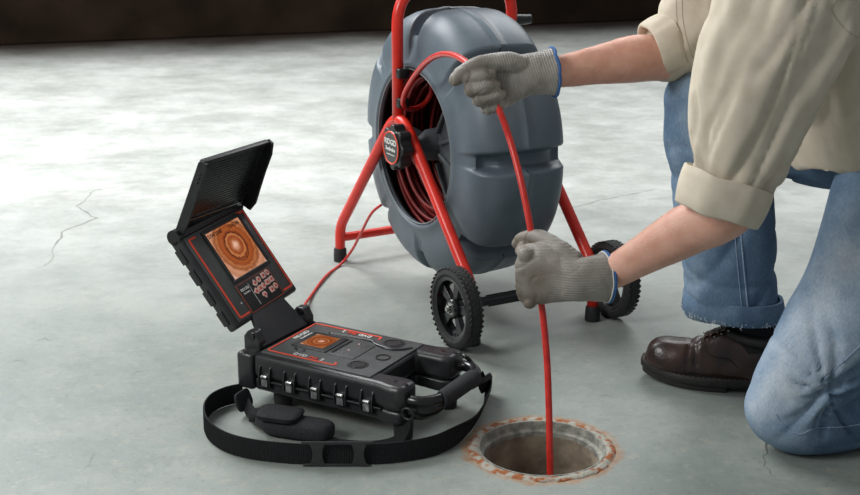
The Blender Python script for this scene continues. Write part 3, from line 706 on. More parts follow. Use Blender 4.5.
mb = MB(); ring4(mb, 0.0595, 0.0145, 0.1645, 0.0735, 0.0010, 0.0034, 0.0040); mb.build('keypad_outline', mat('orange_line', (190, 96, 70), None, 0.5), kp, smooth=0)
def key(x, y, shape):
    mb = MB(); r_ = 0.0058
    if shape == 'sq': o = [(-r_, -r_), (r_, -r_), (r_, r_), (-r_, r_)]
    elif shape == 'o': o = [(r_ * math.cos(2 * PI * k / 14), r_ * 1.1 * math.sin(2 * PI * k / 14)) for k in range(14)]
    else:
        a = {'u': 90, 'l': 180, 'r': 0, 'd': 270}[shape]; o = [(1.25 * r_ * math.cos(R(a + t)), 1.25 * r_ * math.sin(R(a + t))) for t in (0, 100, 150, 210, 260)]
    prism(mb, [(x + a, y + b) for a, b in o], 0.0034, 0.0052); k_ = mb.build('key', M_key, kp, smooth=0, bev=0.0006)
    mb = MB(); prism(mb, [(x + a * 0.42, y + b * 0.42) for a, b in o], 0.005, 0.0056); mb.build('key_mark', M_redtext, kp, smooth=0)
for x, y, s_ in ((0.110, 0.061, 'u'), (0.124, 0.063, 'o'), (0.101, 0.046, 'l'), (0.1145, 0.047, 'sq'), (0.128, 0.048, 'r'), (0.116, 0.032, 'd'), (0.141, 0.065, 'sq'), (0.155, 0.066, 'o'), (0.141, 0.050, 'sq'), (0.155, 0.051, 'sq'), (0.141, 0.034, 'sq'), (0.155, 0.036, 'o')): key(x, y, s_)
text('lettering', 'RIDGID', 0.0075, M_white, kp, Matrix.Translation((0.078, 0.061, 0.0038)))
text('lettering', 'SeeSnake', 0.0052, M_white, kp, Matrix.Translation((0.078, 0.0535, 0.0038)))
mb = MB(); box(mb, (0.0925, 0.044, 0.0039), (0.0006, 0.046, 0.0006)); mb.build('keypad_line', M_white, kp, smooth=0)
mb = MB(); lathe(mb, [(0, 0.002), (0.0016, 0.002), (0.0016, 0.003), (0, 0.003)], 10, 'z', (0.040, 0.036, 0)); mb.build('indicator', M_white, head)
# top roll and sun visor
mb = MB(); tube(mb, [(-0.002, Hh + 0.002, -0.010), (W_ - 0.002, Hh + 0.002, -0.010)], 0.0145, 24, ref=(0, 0, 1)); mb.build('visor_hinge', M_gloss, head, smooth=50)
# visor: built in its own frame, tipped forward over the face
va = math.degrees(math.atan2(0.142, 0.066)); 
vt = Vector((0.066, 0, 0.142)).normalized(); VP = Vector((-0.128, 0.003, 0.312))
VM = frame(VP, bv, vt) @ Matrix.Translation((0.006, 0, 0))        # x along hinge, y up the visor, z = side facing the screen
vis = empty('sun_visor', (0, 0, 0)); vis.parent = case; vis.matrix_local = VM
VL, VW = 0.150, 0.192
mb = MB(); rbox(mb, (VW / 2, VL / 2, -0.004), (VW, VL, 0.006), 0.0025); mb.build('visor_panel', mat('satin_black_visor', (34, 36, 38), (50, 52, 54), 0.28, scale=12, rvar=0.1), vis)
# side flanges
mb = MB(); prism(mb, [(0.0, -0.006), (VL * 0.96, -0.006), (VL, 0.0), (VL, 0.012), (VL * 0.95, 0.015), (0.03, 0.016), (-0.012, 0.012), (-0.012, -0.004)], -0.003, 0.002, lambda a, b, c: Vector((c, a, b))); mb.build('visor_flange', M_black, vis, smooth=0, bev=0.0012)
mb = MB(); prism(mb, [(0.0, -0.007), (VL * 0.96, -0.007), (VL + 0.004, 0.0), (VL + 0.002, 0.012), (VL * 0.86, 0.018), (VL * 0.6, 0.018), (VL * 0.35, 0.020), (0.02, 0.022), (0.0, 0.016)], VW - 0.003, VW + 0.003, lambda a, b, c: Vector((c, a, b))); mb.build('visor_flange', M_black, vis, smooth=0, bev=0.0012)
mb = MB(); rbox(mb, (VW / 2, VL - 0.001, 0.002), (VW, 0.006, 0.010), 0.002); mb.build('visor_top_rail', M_black, vis)
for i in range(20):
    mb = MB(); box(mb, (VW / 2 + 0.004, 0.028 + i * 0.0058, -0.0007), (VW * 0.84, 0.0016, 0.0009)); mb.build('visor_rib', M_gloss, vis, smooth=0)
mb = MB(); box(mb, (VW * 0.5, 0.016, 0.0012), (VW * 0.82, 0.0016, 0.003)); mb.build('visor_edge_strip', M_steel, vis, smooth=0)
for i in range(3):
    mb = MB(); rbox(mb, (-0.0035, VL * 0.72 + i * 0.009, 0.006), (0.003, 0.004, 0.004), 0.001); mb.build('visor_tab', M_gloss, vis)
# strap rings on the case
for (x, y, zz) in ((0.364, -0.002, 0.068), (0.382, 0.203, 0.068)):
    mb = MB(); tube(mb, [(x + 0.011 * math.cos(2 * PI * k / 24), y, zz - 0.006 + 0.010 * math.sin(2 * PI * k / 24)) for k in range(24)], 0.0026, 8, closed=True, ref=(0, 1, 0)); mb.build('strap_ring', M_black, case, smooth=180)

# ------------------------------------------------------------------ shoulder strap
sb = AG(360, 464, 0)
strap = empty('shoulder_strap', (sb.x, sb.y, 0), label='black webbing shoulder strap with slider and pad looped on the floor', cat='strap')
HS = 0.036
def G3(px, py, z): return AG(px, py, z)
gp = [(488, 393), (486, 410), (473, 433), (452, 448), (430, 457), (396, 463), (360, 465), (320, 465), (280, 463), (245, 458), (222, 450), (208, 438), (205, 424), (212, 413), (226, 406), (243, 402)]
pts = [AG(480, 377, 0.055), AG(484, 386, 0.035)] + [AG(x, y, 0) + Vector((0, 0, HS / 2 + 0.001)) for x, y in gp]
ups = [Vector((0.25, -0.5, 1)), Vector((0.3, -0.3, 1))] + [Vector((0.35, -0.1, 1)) if i < 3 else Vector((0.0, 0.10, 1)) for i in range(len(gp))]
pts2 = catmull(pts, 8); ups2 = catmull(ups, 8)
mb = MB(); ribbon(mb, pts2, ups2, HS, 0.0022); mb.build('webbing', M_web, strap, world=True)
# woven cross ribs of the webbing
mb = MB(); acc = 0
for i in range(1, len(pts2) - 1):
    a, b = pts2[i], pts2[i + 1]; L_ = (b - a).length; k = 0
    T = (b - a).normalized(); U = Vector(ups2[i]).normalized(); Nn = T.cross(U).normalized()
    nn_ = max(1, int(L_ / 0.0032))
    for k in range(nn_):
        q = a.lerp(b, (k + 0.5) / nn_)
        for s_ in (1, -1):
            c = q + Nn * (0.0013 * s_)
            mb.add([c - T * 0.001 - U * HS * 0.47, c + T * 0.001 - U * HS * 0.47, c + T * 0.001 + U * HS * 0.47, c - T * 0.001 + U * HS * 0.47, c + Nn * 0.0005 * s_ - U * HS * 0.47, c + Nn * 0.0005 * s_ + U * HS * 0.47],
                   [(0, 4, 5, 3), (4, 1, 2, 5)])
o = mb.build('webbing_rib', M_web, strap, world=True, smooth=0); o['kind'] = 'stuff'
# folded strap end, tail under the pad
q0, q1 = AG(236, 405, 0.02), AG(253, 394, 0.02); fd = (q1 - q0).normalized()
FMt = frame((q0 + q1) / 2 + Vector((0, -0.012, 0.004)), fd, Vector((-fd.y * 0.35, fd.x * 0.35, 0.94)))
mb = MB(); ribbon(mb, catmull([AG(246, 403, 0.02), AG(250, 411, 0.014), AG(257, 419, 0.014), AG(266, 425, 0.014)], 6), catmull([Vector((0.5, 0.6, 0.8))] * 4, 6), 0.022, 0.0025); mb.build('strap_tail', M_web, strap, world=True)
mb = MB(); ribbon(mb, catmull([AG(322, 440, 0.008), AG(345, 444, 0.005), AG(375, 445, 0.006), AG(396, 441, 0.014), AG(404, 430, 0.03), AG(407, 415, 0.05)], 6),
           catmull([Vector((0, 1, 0.3)), Vector((0, 1, 0.3)), Vector((0, 1, 0.3)), Vector((-0.5, 0.8, 0.5)), Vector((-0.8, 0.5, 0.2)), Vector((-0.9, 0.3, 0))], 6), 0.020, 0.0025); mb.build('strap_tail', M_web, strap, world=True)
# shoulder pad: a flat bottom piece, puffed cushion and wrapped flap
ca_, cb_ = AG(258, 436, 0), AG(326, 446, 0); dx = (cb_ - ca_).normalized(); dyv = Vector((-dx.y, dx.x, 0))
PC = (ca_ + cb_) / 2 + dyv * 0.02
PMt = frame((PC.x, PC.y, 0.022), dx, dyv)
def padshape(L_, Wd, H_, c, n=28):
    mb = MB(); tube(mb, [Vector((c[0] - L_ / 2 + L_ * i / (n - 1), c[1], c[2])) for i in range(n)], [(max(0.001, Wd / 2 * (1 - abs(2 * i / (n - 1) - 1) ** 6) ** 0.5), max(0.0008, H_ / 2 * (1 - abs(2 * i / (n - 1) - 1) ** 8) ** 0.5)) for i in range(n)], 28, ref=(0, 0, 1), expo=0.62)
    return mb
padshape(0.048, 0.036, 0.007, (0, 0, 0)).xf(FMt).build('folded_end', M_pad, strap, world=True, smooth=180)
o = padshape(0.135, 0.050, 0.034, (0.004, 0, -0.004)).xf(PMt).build('strap_pad', M_pad, strap, world=True, smooth=180)
mb = padshape(0.080, 0.058, 0.014, (-0.030, 0, 0.016)); mb.xf(PMt).build('pad_flap', M_pad, strap, world=True, smooth=180)
mb = MB(); tube(mb, [Vector((-0.030 + 0.0395 * math.copysign(abs(math.cos(a)) ** 0.4, math.cos(a)), 0.029 * math.copysign(abs(math.sin(a)) ** 0.6, math.sin(a)), 0.0185)) for a in [2 * PI * k / 48 for k in range(48)]], 0.0014, 8, closed=True, ref=(0, 0, 1)); mb.xf(PMt).build('piping', M_web, strap, world=True, smooth=180)
mb = MB(); ribbon(mb, [PMt @ Vector((-0.075, 0.02 * math.cos(a) * 1.0, 0.003 + 0.0145 * math.sin(a))) for a in [PI * k / 10 for k in range(11)]], [dx] * 11, 0.01, 0.002); mb.build('pad_edge', M_web, strap, world=True)
# slider buckle
M_buckle = mat('grey_black_slider', (40, 41, 43), (48, 49, 51), 0.5, scale=90)
b0, b1 = AG(300, 465.5, 0), AG(374, 465.5, 0); bd = (b1 - b0).normalized(); L_ = (b1 - b0).length; bn = Vector((bd.y, -bd.x, 0))
BM = frame(tuple(b0 + bn * 0.0045), bd, (0, 0, 1))
def bar(xc, top):
    o = []
    for i in range(9): t = i / 8; o.append((xc - 0.014 + 0.006 * math.sin(PI * t), 0.001 + 0.043 * t))
    for i in range(9): t = 1 - i / 8; o.append((xc + 0.014 - 0.006 * math.sin(PI * t), 0.001 + 0.043 * t))
    return o
mb = MB(); prism(mb, bar(0.030, 0), -0.0015, 0.0015); prism(mb, bar(L_ - 0.024, 0), -0.0015, 0.0015)
prism(mb, [(0.004, 0.001), (L_ - 0.004, 0.001), (L_ - 0.01, 0.0055), (0.010, 0.0055)], -0.0013, 0.0013); prism(mb, [(0.002, 0.0455), (L_, 0.0455), (L_ - 0.004, 0.0405), (0.006, 0.0405)], -0.0013, 0.0013)
mb.xf(BM).build('slider', M_buckle, strap, world=True, smooth=30, bev=0.0008)
# snap hooks at both ends
for pth in ([AG(481, 379, 0.055), AG(478, 369, 0.06), AG(471, 362, 0.068), AG(466, 357, 0.078), AG(459, 356, 0.074), AG(461, 362, 0.062), AG(470, 372, 0.055), AG(478, 380, 0.052)],
            [AG(407, 413, 0.052), AG(405, 407, 0.056), AG(409, 401, 0.064), AG(414, 401, 0.07), AG(415, 408, 0.06), AG(411, 418, 0.045), AG(407, 428, 0.03), AG(404, 432, 0.02)]):
    mb = MB(); tube(mb, catmull(pth, 6), 0.0042, 10); mb.build('snap_hook', M_gloss, strap, world=True, smooth=180)
mb = MB(); rbox(mb, AG(481, 381, 0.05), (0.046, 0.006, 0.012), 0.003, rot=Matrix.Rotation(R(20), 3, 'Z') @ Matrix.Rotation(R(-25), 3, 'Y')); mb.build('strap_buckle', M_buckle, strap, world=True)
mb = MB(); tube(mb, catmull([AG(406, 410, 0.05), AG(402, 420, 0.04), AG(407, 428, 0.03), AG(402, 436, 0.018)], 6), [(0.006, 0.003)] * 19, 10); mb.build('twisted_cord', M_web, strap, world=True, smooth=180)

# ------------------------------------------------------------------ the worker
PB = Vector((0.72, 2.26, 0))
man = empty('person', PB, label='kneeling person in khaki shirt, blue jeans and grey gloves feeding the red cable', cat='person')
wristN, elbN, shN = Vector((0.282, 2.13, 0.294)), AY(742, 199, 2.02), Vector((0.585, 2.06, 0.80))
wristF, elbF, shF = AY(552, 73, 2.32), AY(684, 50, 2.42), Vector((0.62, 2.45, 0.86))
wristN = AY(606, 276, 2.10)
hipC = Vector((0.84, 2.27, 0.50)); chest = Vector((0.63, 2.26, 0.80))
kneeF, ankF, hipF = Vector((0.515, 2.42, 0.50)), Vector((0.60, 2.385, 0.12)), Vector((0.87, 2.36, 0.47))
kneeN, hipN, ankN = AY(797, 402, 2.10), Vector((0.815, 2.17, 0.49)), Vector((1.02, 2.16, 0.10))
Y_ = (0, 1, 0)
# body: one continuous skin
mb = MB()
for K, FR, wr, el, sh in ((K_LO, LF, wristN, elbN, shN), (K_UP, UF, wristF, elbF, shF)):
    tube(mb, catmull([hp(K, FR, -0.03, 0, 0), hp(K, FR, -0.10, 0, 0), wr, wr.lerp(el, 0.3), wr.lerp(el, 0.6), el, el.lerp(sh, 0.5), sh], 6),
         [(0.030, 0.010), (0.024, 0.014), (0.027, 0.022), (0.034, 0.028), (0.043, 0.038), (0.040, 0.036), (0.040, 0.036), (0.045, 0.045)], 24, ref=Y_)
tube(mb, catmull([hipC, hipC.lerp(chest, 0.5), chest, Vector((0.57, 2.26, 0.90)), Vector((0.53, 2.26, 0.95)), Vector((0.50, 2.26, 1.0))], 6), [(0.10, 0.15), (0.10, 0.14), (0.11, 0.17), (0.08, 0.12), (0.056, 0.06), (0.052, 0.056)], 24, ref=Y_)
hc = Vector((0.455, 2.26, 1.06))
tube(mb, [hc + Vector((0.028 * k - 0.0, 0, 0.0)) * 0 + Vector((-0.35, 0, 0.94)).normalized() * (-0.11 + 0.022 * k) for k in range(11)], [(0.03, 0.03), (0.058, 0.052), (0.072, 0.062), (0.08, 0.067), (0.085, 0.071), (0.088, 0.074), (0.09, 0.076), (0.088, 0.074), (0.08, 0.068), (0.062, 0.052), (0.02, 0.02)], 24, ref=Y_)
tube(mb, [hc + Vector((-0.075, 0, -0.01)), hc + Vector((-0.105, 0, -0.035)), hc + Vector((-0.09, 0, -0.045))], [0.012, 0.016, 0.012], 12)   # nose
for s_ in (-1, 1): tube(mb, [hc + Vector((0.01, s_ * 0.07, 0.02)), hc + Vector((0.018, s_ * 0.088, 0.01)), hc + Vector((0.012, s_ * 0.075, -0.03))], [0.014, 0.014, 0.009], 10)  # ears
tube(mb, [hc + Vector((-0.05, -0.022, -0.075)), hc + Vector((-0.058, 0, -0.077)), hc + Vector((-0.05, 0.022, -0.075))], [0.008, 0.012, 0.008], 10)  # lips
for hip, kn, an in ((hipF, kneeF, ankF), (hipN, kneeN, ankN)):
    tube(mb, catmull([hip, hip.lerp(kn, 0.5), kn, kn.lerp(an, 0.35), an], 6), [(0.065, 0.07), (0.055, 0.055), (0.035, 0.037), (0.035, 0.037), (0.026, 0.026)], 24, ref=Y_)
me = fuse(mb, 0.0065, 5)
def fbody(p, n):
    return 0.0009 * nz(p, 40)
displace(me, fbody); body = link('body', shift(me, man), M_skin, man, 180)
# a little arm hair / eyes / hair
mb = MB(); tube(mb, [hc + Vector((-0.35, 0, 0.94)).normalized() * (0.0 + 0.02 * k) + Vector((0.014, 0, 0.006)) for k in range(7)], [(0.085, 0.075), (0.094, 0.081), (0.097, 0.083), (0.095, 0.081), (0.086, 0.073), (0.066, 0.056), (0.02, 0.02)], 24, ref=Y_)
me = fuse(mb, 0.008, 3); displace(me, lambda p, n: 0.003 * nz(p, 60)); hr = link('hair', shift(me, man), M_hair, man, 180)
for s_ in (-1, 1):
    mb = MB(); c = hc + Vector((-0.083, s_ * 0.031, 0.006)); lathe(mb, [(0.012 * math.sin(PI * i / 8), 0.012 * math.cos(PI * i / 8)) for i in range(9)], 14, 'z', c); mb.build('eye', mat('eye_white', (230, 226, 220), None, 0.3), man, world=True)

# shirt
mb = MB()
torso = catmull([Vector((0.82, 2.27, 0.515)), Vector((0.77, 2.27, 0.59)), Vector((0.71, 2.27, 0.68)), Vector((0.66, 2.265, 0.76)), Vector((0.61, 2.26, 0.85)), Vector((0.565, 2.26, 0.915))], 6)
tube(mb, torso, [(0.132, 0.185), (0.145, 0.19), (0.15, 0.195), (0.15, 0.205), (0.12, 0.19), (0.065, 0.07)], 40, ref=Y_)
def SY(px, py, Y): return AY(px, py, Y)
tube(mb, [Vector((0.78, 2.26, 0.50)), Vector((0.765, 2.26, 0.55)), Vector((0.73, 2.26, 0.62)), Vector((0.68, 2.26, 0.72))], [(0.165, 0.185), (0.165, 0.19), (0.155, 0.19), (0.13, 0.18)], 40, ref=Y_)
slN = [SY(724, 203, 2.02), SY(731, 180, 2.02), SY(741, 150, 2.02), SY(755, 100, 2.03), SY(768, 60, 2.04), SY(784, 20, 2.06), SY(800, -25, 2.10), Vector((0.62, 2.17, 0.84))]
tube(mb, catmull(slN, 6), [(0.060, 0.053), (0.068, 0.060), (0.082, 0.066), (0.099, 0.078), (0.110, 0.085), (0.118, 0.092), (0.118, 0.10), (0.11, 0.10)], 36, ref=Y_)
slF = [SY(652, 50, 2.41), SY(668, 48, 2.42), SY(685, 36, 2.43), SY(705, 8, 2.44), SY(735, -35, 2.44), Vector((0.62, 2.40, 0.86))]
tube(mb, catmull(slF, 6), [(0.052, 0.052), (0.060, 0.056), (0.072, 0.062), (0.080, 0.07), (0.086, 0.08), (0.09, 0.09)], 32, ref=Y_)
me = fuse(mb, 0.0065, 10)
axN = (slN[0] - slN[5]).normalized(); axF = (slF[0] - slF[3]).normalized(); axT = (torso[0] - torso[-1]).normalized()
def seg_dist(p, a, b):
    t = max(0, min(1, (p - a).dot(b - a) / (b - a).length_squared)); return (p - a.lerp(b, t)).length, t
def along(p, ax, k):
    """squeeze coordinates along an axis so folds run lengthwise"""
    return p - ax * p.dot(ax) * k
def fshirt(p, n):
    dN, tN = seg_dist(p, slN[0], slN[5]); dF, tF = seg_dist(p, slF[0], slF[3]); 
    d = 0.0
    wN = max(0, 1 - max(0, dN - 0.10) / 0.06); wF = max(0, 1 - max(0, dF - 0.07) / 0.05)
    q = along(p, axN, 0.78)
    f = 0.013 * noise.noise(q * 15 + Vector((3, 1, 5))) + 0.006 * noise.noise(q * 38) - 0.012 * crease(q * 11, 1.3) * (0.4 + 0.6 * (1 - tN)) - 0.005 * crease(q * 24, 9.3)
    d += wN * f
    q = along(p, (axF + Vector((0, 0, -0.3))).normalized(), 0.7); d += wF * (0.006 * noise.noise(q * 24) - 0.006 * crease(q * 15, 4.0))
    wt = max(0, 1 - wN - wF); q = along(p, axT, 0.6); d += wt * (0.009 * noise.noise(q * 13) - 0.006 * crease(q * 9, 2))
    # diagonal pulls above the turned cuff
    s_ = max(0, 1 - tN * 3.2) * wN; qq = along(p, (axN + Vector((0.7, 0, 0.2))).normalized(), 0.8); d += -0.008 * s_ * crease(qq * 14, 7)
    return d
displace(me, fshirt)
shirt = link('shirt', shift(me, man), M_shirt, man, 180)
# turned-up sleeve cuffs
def cuff(name, c0, c1, ra, rb, h=0.05, tw=0.0):
    """open band around an arm: outer and inner wall; c0 rim centre, c1 upper centre"""
    mb = MB(); n = 56; ax = (Vector(c1) - Vector(c0)); T = ax.normalized(); side = T.cross(Vector(Y_)).normalized(); up = side.cross(T); vs = []
    prof = [(0.0, 0.0), (0.0015, 0.25), (0.002, 0.5), (0.001, 0.75), (-0.001, 0.97), (-0.004, 1.0), (-0.006, 0.96), (-0.008, 0.5), (-0.008, 0.03), (-0.006, -0.03), (-0.002, -0.04)]
    for dr_, t in prof:
        for k in range(n):
            a = 2 * PI * k / n
            wv = 0.003 * noise.noise(Vector((math.cos(a) * 1.8, math.sin(a) * 1.8, t * 0.6 + tw))) + 0.002 * noise.noise(Vector((math.cos(a) * 5, math.sin(a) * 5, t + tw)))
            tt = t + 0.10 * noise.noise(Vector((math.cos(a) * 1.3, math.sin(a) * 1.3, 7 + tw)))
            vs.append(Vector(c0) + ax * tt + side * ((ra[0] + (ra[1] - ra[0]) * t + dr_ + wv) * math.cos(a)) + up * ((rb[0] + (rb[1] - rb[0]) * t + dr_ + wv) * math.sin(a)))
    m = len(prof)
    mb.add(vs, [(i * n + k, i * n + (k + 1) % n, ((i + 1) % m) * n + (k + 1) % n, ((i + 1) % m) * n + k) for i in range(m) for k in range(n)])
    return mb.build(name, M_shirt, shirt, world=True, smooth=60)
shirt_inv = man.matrix_world.copy()
cuff('sleeve_cuff', SY(717, 213, 2.01), SY(730, 177, 2.015), (0.068, 0.073), (0.058, 0.066))
cuff('sleeve_cuff', SY(650, 51, 2.41), SY(672, 44, 2.42), (0.051, 0.060), (0.052, 0.058), tw=3)

def bvh_of(o):
    M = o.matrix_world; return BVHTree.FromPolygons([M @ v.co for v in o.data.vertices], [tuple(p.vertices) for p in o.data.polygons])
bpy.context.view_layer.update()
def on_surface(bvh, pix, n=6, lift=0.0006):
    P = catmull([Vector((x, y, 0)) for x, y in pix], n); out = []
    for q in P:
        h = bvh.ray_cast(Vector((0, 0, 1)), ray(q.x, q.y).normalized())
        if h[0] is not None:
            if out and (h[0] - out[-1]).length > 0.08: continue
            out.append(h[0] + h[1] * lift * (1 if h[1].dot(ray(q.x, q.y)) < 0 else -1))
    return out
def seam(bvh, pix, r_, m, parent, name='seam', lift=0.0004):
    P = on_surface(bvh, pix, 8, lift)
    if len(P) > 3: mb = MB(); tube(mb, P, (r_), 6); mb.build(name, m, parent, world=True, smooth=180)
bs = bvh_of(shirt)
seam(bs, [(838, -4), (832, 8), (836, 18), (846, 30), (858, 38)], 0.0006, M_thread, shirt)
seam(bs, [(676, -4), (677, 20), (681, 40), (688, 62)], 0.0006, M_thread, shirt)
seam(bs, [(682, -4), (683, 20), (687, 40), (693, 58)], 0.0006, M_thread, shirt)

# denim
def denim():
    m = bpy.data.materials.new('faded_denim'); m.use_nodes = True; nt = m.node_tree; L = nt.links.new; p = nt.nodes['Principled BSDF']
    tc = N(m, 'ShaderNodeTexCoord'); O = tc.outputs['Object']
    at = N(m, 'ShaderNodeAttribute'); at.attribute_name = 'fade'
    n1 = N(m, 'ShaderNodeTexNoise'); n1.inputs['Scale'].default_value = 18; n1.inputs['Detail'].default_value = 8; L(O, n1.inputs['Vector'])
    n2 = N(m, 'ShaderNodeTexNoise'); n2.inputs['Scale'].default_value = 420; n2.inputs['Detail'].default_value = 3
    mp = N(m, 'ShaderNodeMapping'); mp.inputs['Scale'].default_value = (1, 1, 0.35); mp.inputs['Rotation'].default_value = (0, 0.3, 0); L(O, mp.inputs['Vector']); L(mp.outputs[0], n2.inputs['Vector'])
    a = N(m, 'ShaderNodeMath'); a.operation = 'MULTIPLY_ADD'; L(n1.outputs['Fac'], a.inputs[0]); a.inputs[1].default_value = 0.5; L(at.outputs['Fac'], a.inputs[2])
    b = N(m, 'ShaderNodeMath'); b.operation = 'MULTIPLY_ADD'; L(n2.outputs['Fac'], b.inputs[0]); b.inputs[1].default_value = 0.28; L(a.outputs[0], b.inputs[2])
    r = N(m, 'ShaderNodeValToRGB'); e = r.color_ramp.elements; e[0].position = 0.35; e[0].color = lin(64, 84, 110); e[1].position = 1.3; e[1].color = lin(186, 195, 204)
    e[1].position = 1.0; x = e.new(0.62); x.color = lin(104, 128, 152); x = e.new(0.8); x.color = lin(142, 160, 178)
    s_ = N(m, 'ShaderNodeMath'); s_.operation = 'SUBTRACT'; L(b.outputs[0], s_.inputs[0]); s_.inputs[1].default_value = -0.06
    L(s_.outputs[0], r.inputs['Fac']); L(r.outputs['Color'], p.inputs['Base Color']); p.inputs['Roughness'].default_value = 0.9; p.inputs['Specular IOR Level'].default_value = 0.15
    bu = N(m, 'ShaderNodeBump'); bu.inputs['Strength'].default_value = 0.35; bu.inputs['Distance'].default_value = 0.001; L(n2.outputs['Fac'], bu.inputs['Height']); L(bu.outputs[0], p.inputs['Normal'])
    return m
M_denim = denim()
mb = MB()
# far leg: upright shin then thigh back to the hip
shF_p = [AY(733, 311, 2.39), AY(731, 290, 2.39), AY(727, 240, 2.395), AY(720, 180, 2.41), AY(711, 130, 2.42), AY(704, 98, 2.42)]
tube(mb, catmull(shF_p, 6), [(0.092, 0.075), (0.090, 0.075), (0.092, 0.078), (0.093, 0.08), (0.088, 0.082), (0.072, 0.075)], 36, ref=Y_)
tube(mb, catmull([AY(690, 92, 2.42), AY(698, 98, 2.42), AY(735, 112, 2.42), Vector((0.66, 2.40, 0.485)), Vector((0.76, 2.37, 0.48)), Vector((0.86, 2.33, 0.50))], 6), [(0.042, 0.05), (0.064, 0.068), (0.080, 0.080), (0.085, 0.085), (0.095, 0.09), (0.11, 0.10)], 36, ref=Y_)
# near leg: thigh down to the knee on the floor, calf back along the floor
tube(mb, catmull([Vector((0.84, 2.20, 0.52)), AY(905, 190, 2.15), AY(880, 260, 2.12), AY(852, 310, 2.11), AY(822, 355, 2.10), AY(796, 392, 2.10), AY(786, 410, 2.10)], 6),
     [(0.12, 0.10), (0.115, 0.10), (0.108, 0.095), (0.098, 0.09), (0.090, 0.085), (0.080, 0.080), (0.066, 0.068)], 40, ref=Y_)
tube(mb, catmull([AY(782, 412, 2.10), AY(796, 414, 2.10), AY(830, 412, 2.11), AY(865, 404, 2.13), AY(915, 400, 2.15), Vector((1.0, 2.17, 0.075))], 6),
     [(0.060, 0.062), (0.069, 0.070), (0.072, 0.07), (0.074, 0.07), (0.078, 0.07), (0.07, 0.07)], 40, ref=Y_)
ball(mb, AY(785, 407, 2.10), 0.070); ball(mb, AY(701, 101, 2.42), 0.068); ball(mb, AY(708, 96, 2.42), 0.066)
# seat
tube(mb, catmull([Vector((0.80, 2.27, 0.60)), Vector((0.85, 2.27, 0.53)), Vector((0.90, 2.27, 0.46)), Vector((0.91, 2.27, 0.42))], 6), [(0.11, 0.165), (0.125, 0.18), (0.10, 0.16), (0.05, 0.10)], 40, ref=Y_)
me = fuse(mb, 0.0065, 8)
kF, kN = Vector((0.53, 2.42, 0.5)), AY(800, 400, 2.10)
fold_c = AY(822, 390, 2.04)
def fjean(p, n):
    d = 0.0
    if p.x < 0.66 and p.y > 2.28 and p.z < 0.5:   # far shin: long soft folds, ripples near the hem
        q = Vector((p.x * 10, p.y * 10, p.z * 3)); d += 0.009 * noise.noise(q * 1.1 + Vector((2, 2, 2)))
        q = along(p, Vector((0.5, 0, 1)).normalized(), 0.7); d -= 0.006 * crease(q * 6, 3.3)
        q2 = Vector((p.x * 5 + p.z * 3, p.y * 5, p.z * 16)); d -= 0.005 * crease(q2, 5.1) * (1 if p.z < 0.3 else 0.5)
    else:
        q = Vector((p.x * 12, p.y * 8, p.z * 12)); d += 0.004 * noise.noise(q)
        # folds fanning out from the back of the knee
        v = p - fold_c; dist = math.hypot(v.x, v.z); ang = math.atan2(v.z, v.x)
        if p.y < 2.2 and p.z < 0.35:
            wgt = math.exp(-(dist / 0.11) ** 2) * min(1, max(0, (p.x - fold_c.x + 0.085) / 0.06))
            d -= 0.020 * wgt * crease(Vector((ang * 1.7, dist * 3, p.y * 2)), 2.2) + 0.004 * wgt * noise.noise(Vector((ang * 4, dist * 8, 1)))
            # deep fold between thigh and calf
            ln = abs((p.z - (fold_c.z + (p.x - fold_c.x) * 0.72 + 0.005)))
            if p.x > fold_c.x - 0.05: d -= 0.022 * math.exp(-(ln / 0.010) ** 2) * min(1, (p.x - fold_c.x + 0.05) / 0.06)
        q = along(p, Vector((0.4, 0, 1)).normalized(), 0.8); d += 0.006 * noise.noise(q * 8)
    if d < 0 and p.z < 0.02: d *= 0.3
    return d
displace(me, fjean)
for v in me.vertices:
    if v.co.z < 0.003: v.co.z = 0.003
ca2 = me.color_attributes.new('fade', 'FLOAT_COLOR', 'POINT')
for i, v in enumerate(me.vertices):
    p = v.co
    if p.x < 0.66 and p.y > 2.28: f = 0.10 + 0.16 * max(0, 1 - abs(p.x - 0.47) / 0.09) + 0.05 * nz(p, 9)
    else:
        dk, t = seg_dist(p, AY(775, 395, 2.03), AY(850, 250, 2.02)); f = 0.13 + 0.36 * max(0, 1 - dk / 0.16) + 0.06 * nz(p, 9)
        if p.z < 0.14 and p.x > 0.64: f -= 0.12
    ca2.data[i].color = (f, f, f, 1)
jeans = link('jeans', shift(me, man), M_denim, man, 180)
bpy.context.view_layer.update(); bj = bvh_of(jeans)
seam(bj, [(738, 200), (741, 235), (744, 270), (747, 300), (748, 314)], 0.0016, M_jthread, jeans)
seam(bj, [(732, 200), (735, 235), (738, 270), (741, 300), (742, 314)], 0.0010, M_jthread, jeans)
seam(bj, [(862, 344), (845, 360), (830, 374), (818, 386)], 0.0014, M_jthread, jeans)
seam(bj, [(862, 424), (840, 427), (815, 428), (800, 434), (786, 428), (776, 414)], 0.0012, M_jthread, jeans)
